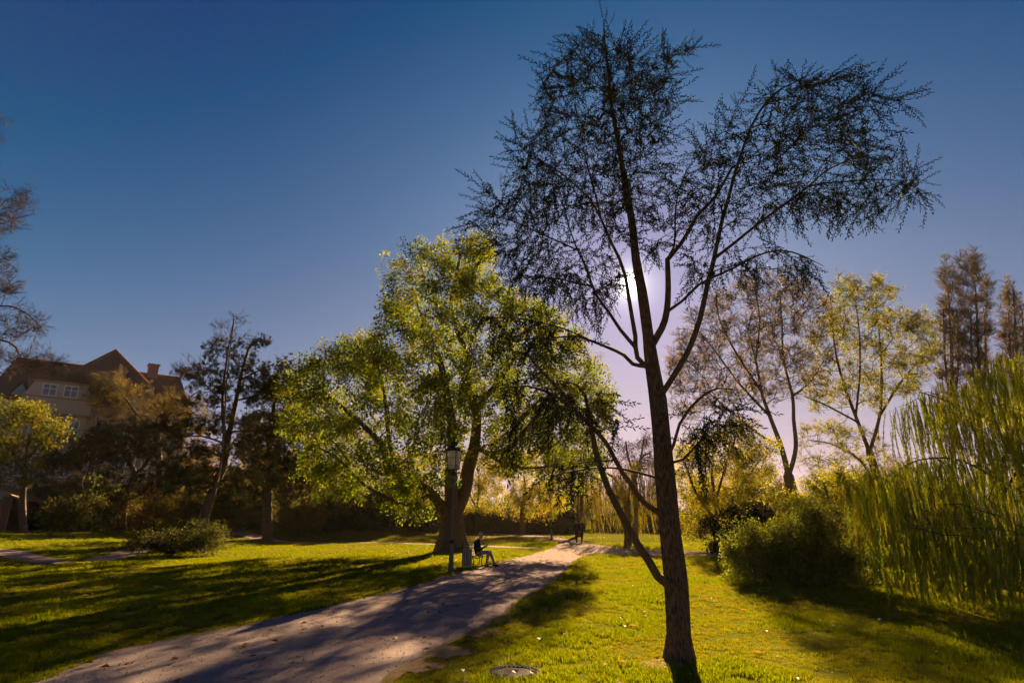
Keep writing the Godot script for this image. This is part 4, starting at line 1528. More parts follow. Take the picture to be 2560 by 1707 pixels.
# ------------------------------------------------------------------ houses
func windowed(t: Node, x0: float, x1: float, y0: float, y1: float, z: float) -> void:
	var p := MB.new()
	p.box(Vector3(x0, y0, z - 0.05), Vector3(x1, y1, z + 0.02))
	var w := put(t, "window", p.mesh(), M.glass_dark)
	var f := MB.new()
	var e := 0.09
	f.box(Vector3(x0 - e, y0 - e, z - 0.04), Vector3(x0, y1 + e, z + 0.09))
	f.box(Vector3(x1, y0 - e, z - 0.04), Vector3(x1 + e, y1 + e, z + 0.09))
	f.box(Vector3(x0, y1, z - 0.04), Vector3(x1, y1 + e, z + 0.088))
	f.box(Vector3(x0, y0 - e, z - 0.04), Vector3(x1, y0, z + 0.088))
	f.box(Vector3((x0 + x1) / 2 - 0.04, y0, z - 0.04), Vector3((x0 + x1) / 2 + 0.04, y1, z + 0.07))
	f.box(Vector3(x0, lerpf(y0, y1, 0.62) - 0.03, z - 0.04), Vector3(x1, lerpf(y0, y1, 0.62) + 0.03, z + 0.066))
	put(w, "frame", f.mesh(), M.white)
	var s := MB.new()
	s.box(Vector3(x0 - 0.15, y0 - e - 0.1, z - 0.04), Vector3(x1 + 0.15, y0 - e, z + 0.2))
	put(w, "sill", s.mesh(), M.plaster)

func make_house() -> void:
	# local: x along the front, z towards the park, y = 0 at the foot
	var a := at(40, 895, 60.0)
	var b := at(450, 945, 69.4)
	var dir := Vector3(b.x - a.x, 0, b.z - a.z)
	var L := dir.length()
	var turn := atan2(-dir.z, dir.x)
	var gy := 1.3
	var ridge := a.y - gy
	var nrm := Vector3(sin(turn), 0, cos(turn))
	var o := Vector3(a.x, gy, a.z)
	var t := thing("villa", "large old villa with steep dark red roof, pale gabled bay and chimney behind the hedge", "house", o, turn)
	var ev := ridge - 4.6
	var hw := 4.6
	var m := MB.new()
	m.box(Vector3(-0.6, -0.6, -hw), Vector3(L + 0.6, ev, hw))
	put(t, "wall", m.mesh(), M.plaster)
	var r := MB.new()
	var e0 := hw + 0.5
	var x0 := -1.6
	var x1 := L + 1.0
	r.quad(Vector3(x0, ev - 0.3, e0), Vector3(x1, ev - 0.3, e0), Vector3(L, ridge, 0), Vector3(0, ridge, 0))
	r.quad(Vector3(x1, ev - 0.3, -e0), Vector3(x0, ev - 0.3, -e0), Vector3(0, ridge, 0), Vector3(L, ridge, 0))
	r.tri(Vector3(x0, ev - 0.3, -e0), Vector3(x0, ev - 0.3, e0), Vector3(0, ridge, 0))
	r.tri(Vector3(x1, ev - 0.3, e0), Vector3(x1, ev - 0.3, -e0), Vector3(L, ridge, 0))
	r.quad(Vector3(x0, ev - 0.3, -e0), Vector3(x1, ev - 0.3, -e0), Vector3(x1, ev - 0.3, e0), Vector3(x0, ev - 0.3, e0))
	var roof := put(t, "roof", r.mesh(), M.tile)
	# pavilion roof that rises over the ridge
	var pc := L * 0.545
	r = MB.new()
	var ap := Vector3(pc, ridge + 2.05, 1.0)
	var q := [Vector3(pc - 4.0, ridge - 2.0, 4.4), Vector3(pc + 3.4, ridge - 2.0, 4.4), Vector3(pc + 3.4, ridge - 2.0, -3.2), Vector3(pc - 4.0, ridge - 2.0, -3.2)]
	for k in 4:
		r.tri(q[k], q[(k + 1) % 4], ap)
	put(roof, "pavilion_roof", r.mesh(), M.tile)
	r = MB.new()
	r.tube(PackedVector3Array([Vector3(0, ridge + 0.03, 0), Vector3(L, ridge + 0.03, 0)]), PackedFloat32Array([0.13, 0.13]), 8)
	r.tube(PackedVector3Array([q[1], ap]), PackedFloat32Array([0.13, 0.13]), 8)
	r.tube(PackedVector3Array([q[0], ap]), PackedFloat32Array([0.13, 0.13]), 8)
	put(roof, "ridge_tiles", r.mesh(), plain(0.26, 0.1, 0.06, 0.8))
	r = MB.new()
	r.box(Vector3(L * 0.775, ridge - 1.5, -0.5), Vector3(L * 0.84, ridge + 1.0, 0.5))
	r.box(Vector3(L * 0.768, ridge + 1.0, -0.58), Vector3(L * 0.847, ridge + 1.2, 0.58))
	put(roof, "chimney", r.mesh(), plain(0.22, 0.13, 0.1, 0.9))
	# bay: a pale storey in the roof with a flat-topped gable, and the wall below it
	var bx := L * 0.27
	var bw := 2.75
	m = MB.new()
	var z := hw + 0.9
	var yb := ev - 1.4
	var poly := [Vector2(-bw, yb), Vector2(bw, yb), Vector2(bw, yb + 1.5), Vector2(bw * 0.78, yb + 2.9), Vector2(-bw * 0.78, yb + 2.9), Vector2(-bw, yb + 1.5)]
	for k in poly.size():
		var p0: Vector2 = poly[k]
		var p1: Vector2 = poly[(k + 1) % poly.size()]
		m.quad(Vector3(bx + p0.x, p0.y, z), Vector3(bx + p0.x, p0.y, 1.0), Vector3(bx + p1.x, p1.y, 1.0), Vector3(bx + p1.x, p1.y, z))
		if k > 0 and k < poly.size() - 1:
			m.tri(Vector3(bx + poly[0].x, poly[0].y, z), Vector3(bx + p0.x, p0.y, z), Vector3(bx + p1.x, p1.y, z))
	m.box(Vector3(bx - bw + 0.2, -0.5, hw - 0.1), Vector3(bx + bw - 0.2, yb, z - 0.15))
	put(t, "bay", m.mesh(), M.plaster)
	m = MB.new()
	m.box(Vector3(bx - bw * 0.82, yb + 2.9, 1.0), Vector3(bx + bw * 0.82, yb + 3.1, z + 0.15))
	m.box(Vector3(bx - bw - 0.1, yb - 0.22, hw), Vector3(bx + bw + 0.1, yb - 0.002, z + 0.16))
	m.box(Vector3(bx - bw - 0.06, yb + 1.42, hw), Vector3(bx + bw + 0.06, yb + 1.54, z + 0.1))
	put(t, "cornice", m.mesh(), plain(0.36, 0.22, 0.13, 0.8))
	windowed(t, bx - 1.35, bx - 0.35, yb + 1.68, yb + 2.7, z)
	windowed(t, bx + 0.35, bx + 1.35, yb + 1.68, yb + 2.7, z)
	for k in 4:
		windowed(t, bx - 2.2 + k * 1.15, bx - 1.45 + k * 1.15, yb - 2.5, yb - 0.7, z - 0.15)
		windowed(t, bx - 2.2 + k * 1.15, bx - 1.45 + k * 1.15, yb - 6.0, yb - 4.2, z - 0.15)
	for k in 4:
		windowed(t, L * 0.5 + k * 2.0, L * 0.5 + k * 2.0 + 1.1, yb - 2.6, yb - 0.6, hw)
		windowed(t, L * 0.5 + k * 2.0, L * 0.5 + k * 2.0 + 1.1, yb - 6.2, yb - 4.0, hw)
	# small triangular dormer
	m = MB.new()
	var dx := L * 0.07
	var dy := ev + 0.1
	m.tri(Vector3(dx - 0.7, dy, hw + 0.3), Vector3(dx + 0.7, dy, hw + 0.3), Vector3(dx, dy + 1.15, hw + 0.3))
	var dm := put(roof, "dormer_window", m.mesh(), M.glass_dark)
	m = MB.new()
	m.quad(Vector3(dx - 0.9, dy - 0.1, hw + 0.45), Vector3(dx, dy + 1.4, hw + 0.45), Vector3(dx, dy + 1.4, 2.0), Vector3(dx - 0.9, dy - 0.1, 2.0))
	m.quad(Vector3(dx, dy + 1.4, hw + 0.45), Vector3(dx + 0.9, dy - 0.1, hw + 0.45), Vector3(dx + 0.9, dy - 0.1, 2.0), Vector3(dx, dy + 1.4, 2.0))
	put(roof, "dormer_roof", m.mesh(), M.tile)
	# neighbour with a slate roof
	var no := at(-60, 960, 74.0)
	var n := thing("neighbour_house", "blue-grey slate roofed house partly seen beside the villa", "house", Vector3(no.x, 1.3, no.z), turn)
	m = MB.new()
	m.box(Vector3(-6, -0.5, -4), Vector3(5.5, 12.0, 4))
	put(n, "wall", m.mesh(), M.plaster)
	m = MB.new()
	m.quad(Vector3(-6.5, 11.8, 4.5), Vector3(6, 11.8, 4.5), Vector3(6, 16.6, 0), Vector3(-6.5, 16.6, 0))
	m.quad(Vector3(6, 11.8, -4.5), Vector3(-6.5, 11.8, -4.5), Vector3(-6.5, 16.6, 0), Vector3(6, 16.6, 0))
	m.tri(Vector3(6, 11.8, 4.5), Vector3(6, 11.8, -4.5), Vector3(6, 16.6, 0))
	m.tri(Vector3(-6.5, 11.8, -4.5), Vector3(-6.5, 11.8, 4.5), Vector3(-6.5, 16.6, 0))
	put(n, "roof", m.mesh(), M.slate)

func make_shelter() -> void:
	var b := foot(-30, 50.0)
	var t := thing("garden_shelter", "low timber shelter with a sloping sunlit roof at the lawn edge", "shelter", b, 0.25)
	var m := MB.new()
	for k in 9:
		m = MB.new()
		m.box(Vector3(-1.9 + k * 0.4, -0.1, -1.4), Vector3(-1.52 + k * 0.4, 2.35, -1.36), Transform3D.IDENTITY, 0.01)
		put(t, "plank", m.mesh(), plain(0.16 + 0.02 * (k % 3), 0.09, 0.05))
		m = MB.new()
		m.box(Vector3(-1.9 + k * 0.4, -0.1, 1.36), Vector3(-1.52 + k * 0.4, 2.35, 1.4), Transform3D.IDENTITY, 0.01)
		put(t, "plank", m.mesh(), plain(0.16 + 0.02 * (k % 3), 0.09, 0.05))
	for x in [-1.8, 1.65]:
		for z in [-1.3, 1.3]:
			m = MB.new()
			m.box(Vector3(x - 0.07, -0.1, z - 0.06), Vector3(x + 0.07, 2.4, z + 0.06), Transform3D.IDENTITY, 0.01)
			put(t, "post", m.mesh(), M.wood)
	m = MB.new()
	m.quad(Vector3(-2.2, 2.5, 1.9), Vector3(0, 3.6, 1.9), Vector3(0, 3.6, -1.9), Vector3(-2.2, 2.5, -1.9))
	m.quad(Vector3(0, 3.6, 1.9), Vector3(2.6, 2.4, 1.9), Vector3(2.6, 2.4, -1.9), Vector3(0, 3.6, -1.9))
	m.quad(Vector3(-2.2, 2.4, 1.9), Vector3(-2.2, 2.4, -1.9), Vector3(0, 3.48, -1.9), Vector3(0, 3.48, 1.9))
	m.quad(Vector3(0, 3.48, 1.9), Vector3(0, 3.48, -1.9), Vector3(2.6, 2.28, -1.9), Vector3(2.6, 2.28, 1.9))
	m.quad(Vector3(0, 3.48, 1.9), Vector3(2.6, 2.28, 1.9), Vector3(2.6, 2.4, 1.9), Vector3(0, 3.6, 1.9))
	m.quad(Vector3(2.6, 2.28, 1.9), Vector3(2.6, 2.28, -1.9), Vector3(2.6, 2.4, -1.9), Vector3(2.6, 2.4, 1.9))
	put(t, "roof", m.mesh(), plain(0.32, 0.2, 0.11, 0.8))


# ------------------------------------------------------------------ planting
func make_plants() -> void:
	var UPW := Vector3(0, 0.4, 0)
	var FLAT := Vector3(0, 0.15, 0)
	var broad := spray_broad(7, 13, 0.45, 0.13)
	var small := spray_leaves(8, 26, 0.42, 0.11, 0.035)
	var fine := spray_leaves(9, 30, 0.3, 0.065, 0.022)
	var bare := spray_twigs(10, 0.0)
	var bud := spray_twigs(11, 0.85)
	var pine := spray_pine(12)
	var pine_b := ground(500, 1374)
	stem_tree({"called": "pine_tree", "label": "tall open pine with leaning trunk rising from a low dark shrub on the lawn", "seed": 31, "base": pine_b, "step": 0.4, "tip": 0.009, "cap": 0.07, "arch": 0.02, "bf": 0.12,
		"limbs": [[22, 17, [503, 1330, 0, 515, 1270, 0, 540, 1205, 0, 557, 1165, 0, 566, 1110, 0]], [14, 5, [566, 1110, 0, 577, 1060, 0, 590, 1000, 0.2, 600, 950, 0.3, 612, 900, 0.4, 625, 865, 0.5, 650, 848, 0.6]], [10, 2, [566, 1110, 0, 557, 1050, -0.3, 556, 990, -0.4, 562, 930, -0.5, 572, 860, -0.5, 585, 795, -0.5]],
			[6, 2, [560, 1140, 0, 520, 1128, -0.6, 470, 1120, -1.2, 420, 1115, -1.6]], [5, 2, [566, 1105, 0, 500, 1090, -0.5, 430, 1095, -1]], [5, 2, [590, 1005, 0.2, 640, 990, 0.8, 690, 960, 1.4]], [5, 2, [600, 950, 0.3, 650, 925, 0, 715, 895, -0.4]], [5, 2, [560, 1000, -0.4, 510, 960, 0.4, 450, 925, 1.0]], [5, 2, [575, 1075, 0, 630, 1075, -0.8, 690, 1070, -1.5]], [5, 2, [545, 1200, 0, 600, 1190, -0.8, 660, 1195, -1.5]]],
		"crowns": [[[505, 905, 512, 865, 530, 845, 610, 850, 660, 830, 690, 852, 640, 880, 640, 905, 560, 915], 60, 1.2], [[430, 935, 500, 910, 560, 920, 660, 905, 725, 880, 720, 920, 690, 950, 560, 960, 470, 955], 110, 1.8], [[450, 965, 700, 950, 705, 1010, 600, 1020, 430, 1015], 110, 2.2], [[400, 1040, 690, 1030, 700, 1075, 560, 1090, 395, 1085], 120, 2.4], [[400, 1110, 700, 1090, 710, 1150, 600, 1160, 410, 1140], 90, 2.4], [[400, 1170, 720, 1170, 750, 1215, 600, 1240, 410, 1230], 120, 2.4]],
		"sprays": [[pine, M.needle, 0.02, 2.53, 0.12, 0.8, 1.35, UPW, Color(0.11, 0.105, 0.04), 0.25], [bare, M.twig, 0.011, 0.18, 0.1, 0.8, 1.2, UPW, Color(1, 0.9, 0.8), 0.1]]})
	stem_tree({"called": "young_bare_treetop", "label": "slim leafless young tree poking out above the open pine", "seed": 32, "base": foot(512, 35.5), "step": 0.4, "tip": 0.007, "cap": 0.03, "bark": M.bark_pale, "twig": M.twig_warm,
		"limbs": [[7, 2, [516, 1310, 0, 535, 1235, 0, 552, 1150, 0, 560, 1050, 0, 568, 930, 0, 585, 798, 0]]], "crowns": [[[530, 820, 585, 783, 612, 812, 605, 860, 560, 870, 525, 850], 40, 1.0], [[430, 915, 470, 900, 520, 910, 500, 960, 440, 950], 20, 1.0]],
		"sprays": [[bare, M.twig_warm, 0.02, 1.2, 0.12, 0.7, 1.1, UPW, Color(1, 0.95, 0.9), 0.1]]})
	stem_tree({"called": "spreading_pine", "label": "low spreading pine with flat dark boughs in front of the villa", "seed": 33, "base": foot(303, 53.0), "step": 0.5, "tip": 0.012, "cap": 0.09, "arch": 0.03, "bf": 0.1,
		"limbs": [[20, 15, [306, 1280, 0, 318, 1230, 0, 340, 1190, 0]], [12, 5, [340, 1190, 0, 315, 1145, -0.5, 280, 1110, -1, 240, 1090, -1.5]], [11, 4, [340, 1190, 0, 372, 1150, 0.5, 400, 1110, 1, 440, 1090, 1.5]], [8, 3, [372, 1150, 0.5, 420, 1165, 0, 480, 1180, -0.5]]],
		"crowns": [[[170, 1100, 240, 1062, 330, 1052, 440, 1072, 480, 1092, 440, 1115, 360, 1145, 250, 1150, 185, 1130], 330, 2.6], [[360, 1120, 430, 1125, 520, 1150, 530, 1200, 440, 1220, 380, 1180], 130, 2.0], [[90, 1120, 180, 1105, 240, 1150, 160, 1180, 90, 1160], 80, 2.0], [[70, 1170, 200, 1150, 330, 1170, 430, 1200, 410, 1255, 250, 1265, 90, 1240], 190, 2.4]],
		"sprays": [[pine, M.needle, 0.024, 3.06, 0.25, 1.1, 1.8, UPW, Color(0.085, 0.08, 0.032), 0.25]]})
	stem_tree({"called": "cedar_tree", "label": "dense dark conifer with drooping tiers left of the broad leafy tree", "seed": 34, "base": foot(668, 50.0), "step": 0.5, "tip": 0.012, "cap": 0.09, "arch": 0.0, "bf": 0.1,
		"limbs": [[24, 5, [668, 1250, 0, 670, 1150, 0, 680, 1050, 0, 690, 950, 0]]],
		"crowns": [[[650, 960, 700, 920, 760, 960, 780, 1040, 720, 1060, 640, 1030], 190, 2.2], [[610, 1040, 780, 1030, 800, 1130, 700, 1150, 590, 1120], 300, 2.8], [[580, 1130, 790, 1130, 800, 1230, 690, 1260, 570, 1230], 300, 3.0]],
		"sprays": [[pine, M.needle, 0.024, 3.06, 0.25, 1.0, 1.7, FLAT, Color(0.08, 0.076, 0.032), 0.25]]})
	stem_tree({"called": "leafy_tree", "label": "yellow-green young leafy tree below the villa gable", "seed": 35, "base": foot(60, 46.0), "step": 0.5, "tip": 0.01, "cap": 0.1, "limbs": [[16, 7, [55, 1250, 0, 62, 1170, 0, 70, 1100, 0]], [8, 4, [62, 1180, 0, 20, 1120, -1, -20, 1060, -1.5]], [8, 4, [66, 1150, 0, 110, 1100, 0.5, 150, 1060, 1]]],
		"crowns": [[[-60, 1040, -20, 1005, 40, 1000, 90, 1000, 130, 1030, 185, 1065, 175, 1095, 100, 1130, 20, 1150, -60, 1150], 300, 3.0], [[-50, 1150, 60, 1140, 120, 1170, 80, 1210, -40, 1215], 70, 2.0]],
		"sprays": [[broad, M.leaf, 0.022, 2.2, 0.25, 0.8, 1.2, FLAT, Color(0.17, 0.17, 0.012), 0.2]]})
	stem_tree({"called": "brown_tree", "label": "amber-budded bushy tree in front of the villa roof", "seed": 36, "base": foot(400, 59.0), "step": 0.55, "tip": 0.012, "cap": 0.1, "bark": M.bark_pale, "twig": M.twig_warm, "limbs": [[16, 8, [400, 1200, 0, 395, 1100, 0, 390, 1050, 0]], [8, 3, [395, 1100, 0, 330, 1020, -1, 280, 950, -1.5]], [8, 3, [392, 1070, 0, 440, 1020, 1, 490, 980, 1.5]]],
		"crowns": [[[210, 960, 250, 930, 300, 935, 350, 960, 400, 985, 480, 985, 530, 1010, 520, 1060, 430, 1090, 330, 1060, 250, 1050], 330, 3.0]],
		"sprays": [[bud, M.leaf, 0.026, 0.8, 0.25, 1.0, 1.6, FLAT, Color(0.12, 0.08, 0.03), 0.2], [small, M.leaf, 0.02, 1.0, 0.3, 0.8, 1.2, FLAT, Color(0.14, 0.105, 0.028), 0.2]]})
	stem_tree({"called": "bare_tree", "label": "large leafless tree whose branches reach in at the picture edge above the villa", "seed": 37, "base": foot(-190, 27.0), "step": 0.4, "tip": 0.005, "cap": 0.06, "slim": 0.6, "end": 1.6, "arch": 0.0, "bf": 0.15,
		"limbs": [[44, 20, [-190, 1200, 0, -180, 1000, 0, -190, 800, 0, -170, 600, 0, -180, 400, 0]], [15, 4, [-182, 1000, 0, -120, 930, 0, -60, 880, 0.3, 0, 850, 0.6, 40, 870, 0.8, 60, 905, 0.9, 130, 905, 1.0, 190, 925, 1.1]], [12, 3, [-185, 900, 0, -90, 800, -0.3, 0, 765, -0.5, 60, 780, -0.7, 110, 830, -0.9]], [12, 3, [-190, 750, 0, -90, 620, 0, -10, 525, 0, 30, 490, 0, 75, 480, 0]], [8, 3, [-90, 620, 0, -20, 570, 0.3, 40, 545, 0.5, 85, 535, 0.6]], [10, 3, [-180, 500, 0, -90, 400, 0, -20, 310, 0, 20, 290, 0]], [9, 3, [-190, 1050, 0, -100, 960, -0.4, -20, 935, -0.7, 60, 935, -0.9]], [9, 3, [-185, 850, 0, -100, 700, 0.5, -20, 650, 0.8, 40, 670, 1.0]]],
		"crowns": [[[-60, 830, 20, 760, 110, 765, 130, 800, 120, 840, 60, 850, -40, 860], 100, 1.2], [[-60, 880, 30, 880, 120, 870, 195, 925, 120, 930, 40, 920, -60, 950], 130, 1.2], [[-60, 540, 0, 470, 70, 465, 85, 535, 40, 560, -20, 600, -60, 600], 120, 1.2], [[-80, 300, 10, 280, 22, 330, -20, 380, -80, 400], 25, 1.0], [[-60, 640, 30, 620, 50, 700, 20, 740, -60, 720], 100, 1.2], [[-400, 300, -100, 250, -60, 500, -80, 900, -400, 900], 120, 3.0]],
		"sprays": [[bare, M.twig, 0.012, 1.0, 0.08, 0.55, 0.95, Vector3(0, 0.1, 0), Color(1, 0.85, 0.85), 0.1]]})

	# behind the path, left to right
	var hl := []
	for q in [[-200, 62.0], [40, 61.0], [300, 61.0], [560, 61.5], [800, 62.0], [1000, 63.0], [1090, 64.0]]:
		hl.append(foot(q[0], q[1]))
	var dense := spray_leaves(13, 30, 0.34, 0.12, 0.045)
	hedge("dark_hedge", "long dark evergreen hedge closing the lawn below the villa", hl, 3.4, 2.6, Color(0.12, 0.105, 0.036), 71, 60.0, dense)
	hl = []
	for q in [[1060, 74.0], [1180, 75.0], [1330, 76.0], [1440, 77.0]]:
		hl.append(foot(q[0], q[1]))
	hedge("clipped_hedge", "dark clipped hedge behind the far lamp and the path bend", hl, 3.0, 2.0, Color(0.11, 0.1, 0.045), 72, 70.0, dense)
	hl = []
	for q in [[1480, 84.0], [1700, 84.0], [2000, 84.0], [2300, 82.0], [2750, 80.0]]:
		hl.append(foot(q[0], q[1]))
	hedge("far_hedge", "far green hedge glimpsed behind the trees by the willow", hl, 3.0, 2.0, Color(0.04, 0.045, 0.012), 73, 40.0, dense)
	shrub("evergreen_shrub", "wide low dark shrub around the foot of the leaning pine", ground(425, 1390), Vector3(5.0, 1.75, 3.0), 420, small, 1.25, 0.6, 1.0, Color(0.07, 0.075, 0.02), 41)
	for q in [[130, 55.0, 7.0, 4.2, 0.035, "dark rounded evergreen in front of the hedge near the timber shelter"], [270, 56.0, 6.0, 3.6, 0.03, "dark evergreen in front of the hedge behind the spreading pine"], [820, 57.0, 6.5, 4.4, 0.02, "very dark evergreen mass under the broad tree's outer boughs"], [930, 58.0, 6.0, 4.0, 0.02, "dark evergreen in the hedge beside the broad tree trunk"], [610, 57.0, 6.0, 4.2, 0.028, "dark evergreen under the tiered conifer"]]:
		shrub("yew_shrub", q[5], foot(q[0], q[1]), Vector3(q[2], q[3], 3.6), 260, dense, 1.7, 1.0, 1.6, Color(q[4], q[4] * 1.1, q[4] * 0.45) * 3.2, 50 + int(q[0]), "evergreens before the hedge")

	for q in [[345, 53.0, 5.0, 3.6, Color(0.13, 0.085, 0.03), "russet bushy shrub under the amber tree before the hedge"], [200, 51.0, 5.5, 3.4, Color(0.13, 0.13, 0.025), "mid-green bushy shrub between the shelter and the spreading pine"], [455, 52.0, 4.5, 4.2, Color(0.16, 0.14, 0.025), "olive bushy shrub behind the leaning pine trunk"], [560, 55.0, 5.0, 4.6, Color(0.15, 0.14, 0.03), "pale olive shrub between the leaning pine and the tiered conifer"], [745, 54.0, 5.0, 4.0, Color(0.12, 0.1, 0.03), "brownish shrub between the tiered conifer and the broad tree"], [30, 52.0, 5.0, 3.2, Color(0.1, 0.1, 0.025), "dull green shrub under the young leafy tree"]]:
		shrub("hedge_shrub", q[5], foot(q[0], q[1]), Vector3(q[2], q[3], 3.0), 240, small, 1.6, 0.8, 1.3, q[4], 300 + int(q[0]), "bushy shrubs before the hedge")

	# trees beyond the broad one
	var far := [
		[1305, 1338.5, 70.0, 14, [1200, 1190, 1260, 1120, 1340, 1110, 1420, 1150, 1430, 1230, 1400, 1285, 1330, 1300, 1230, 1290, 1190, 1250], 240, Color(0.34, 0.3, 0.014), "golden leafy tree with forked trunk by the far bend of the path"],
		[1190, 1332, 74.0, 7, [1130, 1190, 1180, 1110, 1240, 1130, 1260, 1200, 1240, 1280, 1150, 1290], 150, Color(0.33, 0.3, 0.014), "slim golden tree behind the bench and the lamp"],
		[1040, 1330, 76.0, 9, [940, 1160, 1010, 1120, 1090, 1130, 1110, 1200, 1090, 1270, 980, 1260], 170, Color(0.33, 0.3, 0.014), "golden tree seen under the boughs of the broad tree"],
		[860, 1325, 80.0, 9, [780, 1060, 860, 1010, 930, 1040, 950, 1120, 900, 1200, 800, 1180], 150, Color(0.16, 0.14, 0.014), "yellowing tree behind the left boughs of the broad tree"],
		[640, 1320, 82.0, 8, [590, 1090, 640, 1030, 700, 1060, 700, 1140, 640, 1180, 590, 1160], 110, Color(0.2, 0.14, 0.02), "amber tree glimpsed between the pine and the dark conifer"],
		[470, 1320, 80.0, 8, [400, 1100, 470, 1060, 540, 1080, 550, 1180, 470, 1230, 400, 1190], 120, Color(0.2, 0.13, 0.02), "amber tree glimpsed behind the leaning pine trunk"]]
	for k in far.size():
		var q: Array = far[k]
		var b := foot(q[0], q[2])
		var cy := 0.0
		for j in range(1, q[4].size(), 2):
			cy += q[4][j]
		cy /= q[4].size() / 2.0
		stem_tree({"called": "golden_tree", "label": q[7], "seed": 90 + k, "base": b, "step": 0.6, "tip": 0.014, "cap": 0.12, "group": "sunlit trees behind the broad tree",
			"limbs": [[q[3], q[3] * 0.7, [q[0], 1290, 0, q[0] + 2, 1270, 0]], [q[3] * 0.7, 3, [q[0] + 2, 1272, 0, q[0] + 8, 1220, 0.5, q[0] + 4, cy - 30, 0.8]], [q[3] * 0.5, 3, [q[0] + 2, 1272, 0, q[0] - 14, 1240, -0.5, q[0] - 22, cy, -0.8]]],
			"crowns": [[q[4], q[5], 3.2]], "sprays": [[small, M.leaf, 0.032, 2.5, 0.35, 1.0, 1.6, FLAT, q[6], 0.2]]})
	stem_tree({"called": "bare_path_tree", "label": "dark leafless tree behind the two walkers", "seed": 101, "base": foot(1448, 66.0), "step": 0.5, "tip": 0.01, "cap": 0.1, "limbs": [[17, 10, [1448, 1290, 0, 1452, 1240, 0, 1450, 1180, 0]], [8, 3, [1452, 1250, 0, 1430, 1180, -0.5, 1410, 1130, -1]], [8, 3, [1451, 1220, 0, 1475, 1160, 0.5, 1485, 1110, 1]]],
		"crowns": [[[1380, 1150, 1420, 1090, 1490, 1080, 1510, 1160, 1490, 1240, 1400, 1250], 150, 2.5]], "sprays": [[bud, M.leaf, 0.022, 1.0, 0.2, 0.9, 1.4, UPW, Color(0.12, 0.09, 0.03), 0.2]]})

	# right of the conifer
	stem_tree({"called": "hazel_tree", "label": "bushy yellow-green tree just behind the dark conifer trunk by the right lawn", "seed": 111, "base": foot(1790, 39.0), "step": 0.45, "tip": 0.009, "cap": 0.08, "limbs": [[12, 6, [1790, 1300, 0, 1785, 1240, 0, 1780, 1180, 0]], [8, 4, [1788, 1300, 0, 1740, 1230, -0.7, 1715, 1160, -1.2]], [8, 4, [1790, 1300, 0, 1850, 1220, 0.6, 1900, 1150, 1.2]], [7, 3, [1785, 1250, 0, 1820, 1150, -1, 1840, 1090, -1.4]]],
		"crowns": [[[1685, 1130, 1720, 1080, 1780, 1075, 1830, 1050, 1890, 1060, 1950, 1110, 1960, 1200, 1920, 1260, 1830, 1290, 1760, 1320, 1710, 1350, 1690, 1320, 1680, 1220], 480, 2.6]],
		"sprays": [[small, M.leaf, 0.02, 2.53, 0.2, 0.75, 1.2, FLAT, Color(0.3, 0.275, 0.012), 0.22]]})
	stem_tree({"called": "tall_bare_tree", "label": "tall fan-shaped tree with fine brown leafless twigs against the bright sky", "seed": 112, "base": foot(1990, 44.0), "step": 0.5, "tip": 0.011, "cap": 0.12, "slim": 0.75, "end": 2.5, "bf": 0.32, "arch": 0.0, "bark": M.bark_pale, "twig": M.twig_warm, "pipe": 2.35,
		"limbs": [[30, 24, [1988, 1300, 0, 1982, 1240, 0, 1972, 1190, 0]], [18, 6, [1972, 1190, 0, 1955, 1120, -0.3, 1925, 1040, -0.6, 1905, 980, -0.9, 1890, 900, -1.2, 1870, 830, -1.4]], [15, 5, [1972, 1190, 0, 1990, 1120, 0.4, 1985, 1050, 0.8, 1982, 990, 1.0, 1960, 900, 1.2, 1955, 800, 1.4, 1950, 730, 1.5]], [10, 4, [1955, 1120, -0.3, 1890, 1080, -1.2, 1830, 1030, -2, 1770, 980, -2.6]], [9, 4, [1925, 1040, -0.6, 1850, 960, 0.4, 1790, 880, 1.0, 1740, 820, 1.4]], [9, 4, [1905, 980, -0.9, 1840, 880, -1.8, 1800, 800, -2.4, 1790, 740, -2.8]], [9, 4, [1982, 990, 1.0, 2020, 960, 1.8, 2060, 900, 2.4]], [8, 3, [1890, 900, -1.2, 1900, 800, -0.4, 1890, 730, 0.2]]],
		"crowns": [[[1665, 900, 1700, 830, 1740, 780, 1790, 745, 1850, 700, 1920, 684, 1990, 686, 2040, 710, 2070, 800, 2080, 900, 2040, 960, 1960, 1010, 1880, 1010, 1790, 1040, 1720, 1060, 1680, 1020], 780, 5.5]],
		"sprays": [[bare, M.twig_warm, 0.014, 0.75, 0.15, 0.8, 1.35, UPW, Color(1, 0.9, 0.75), 0.12], [bud, M.leaf, 0.013, 0.75, 0.2, 0.9, 1.4, UPW, Color(0.2, 0.13, 0.03), 0.2], [fine, M.leaf, 0.013, 0.8, 0.3, 0.6, 1.1, FLAT, Color(0.25, 0.21, 0.02), 0.2]]})
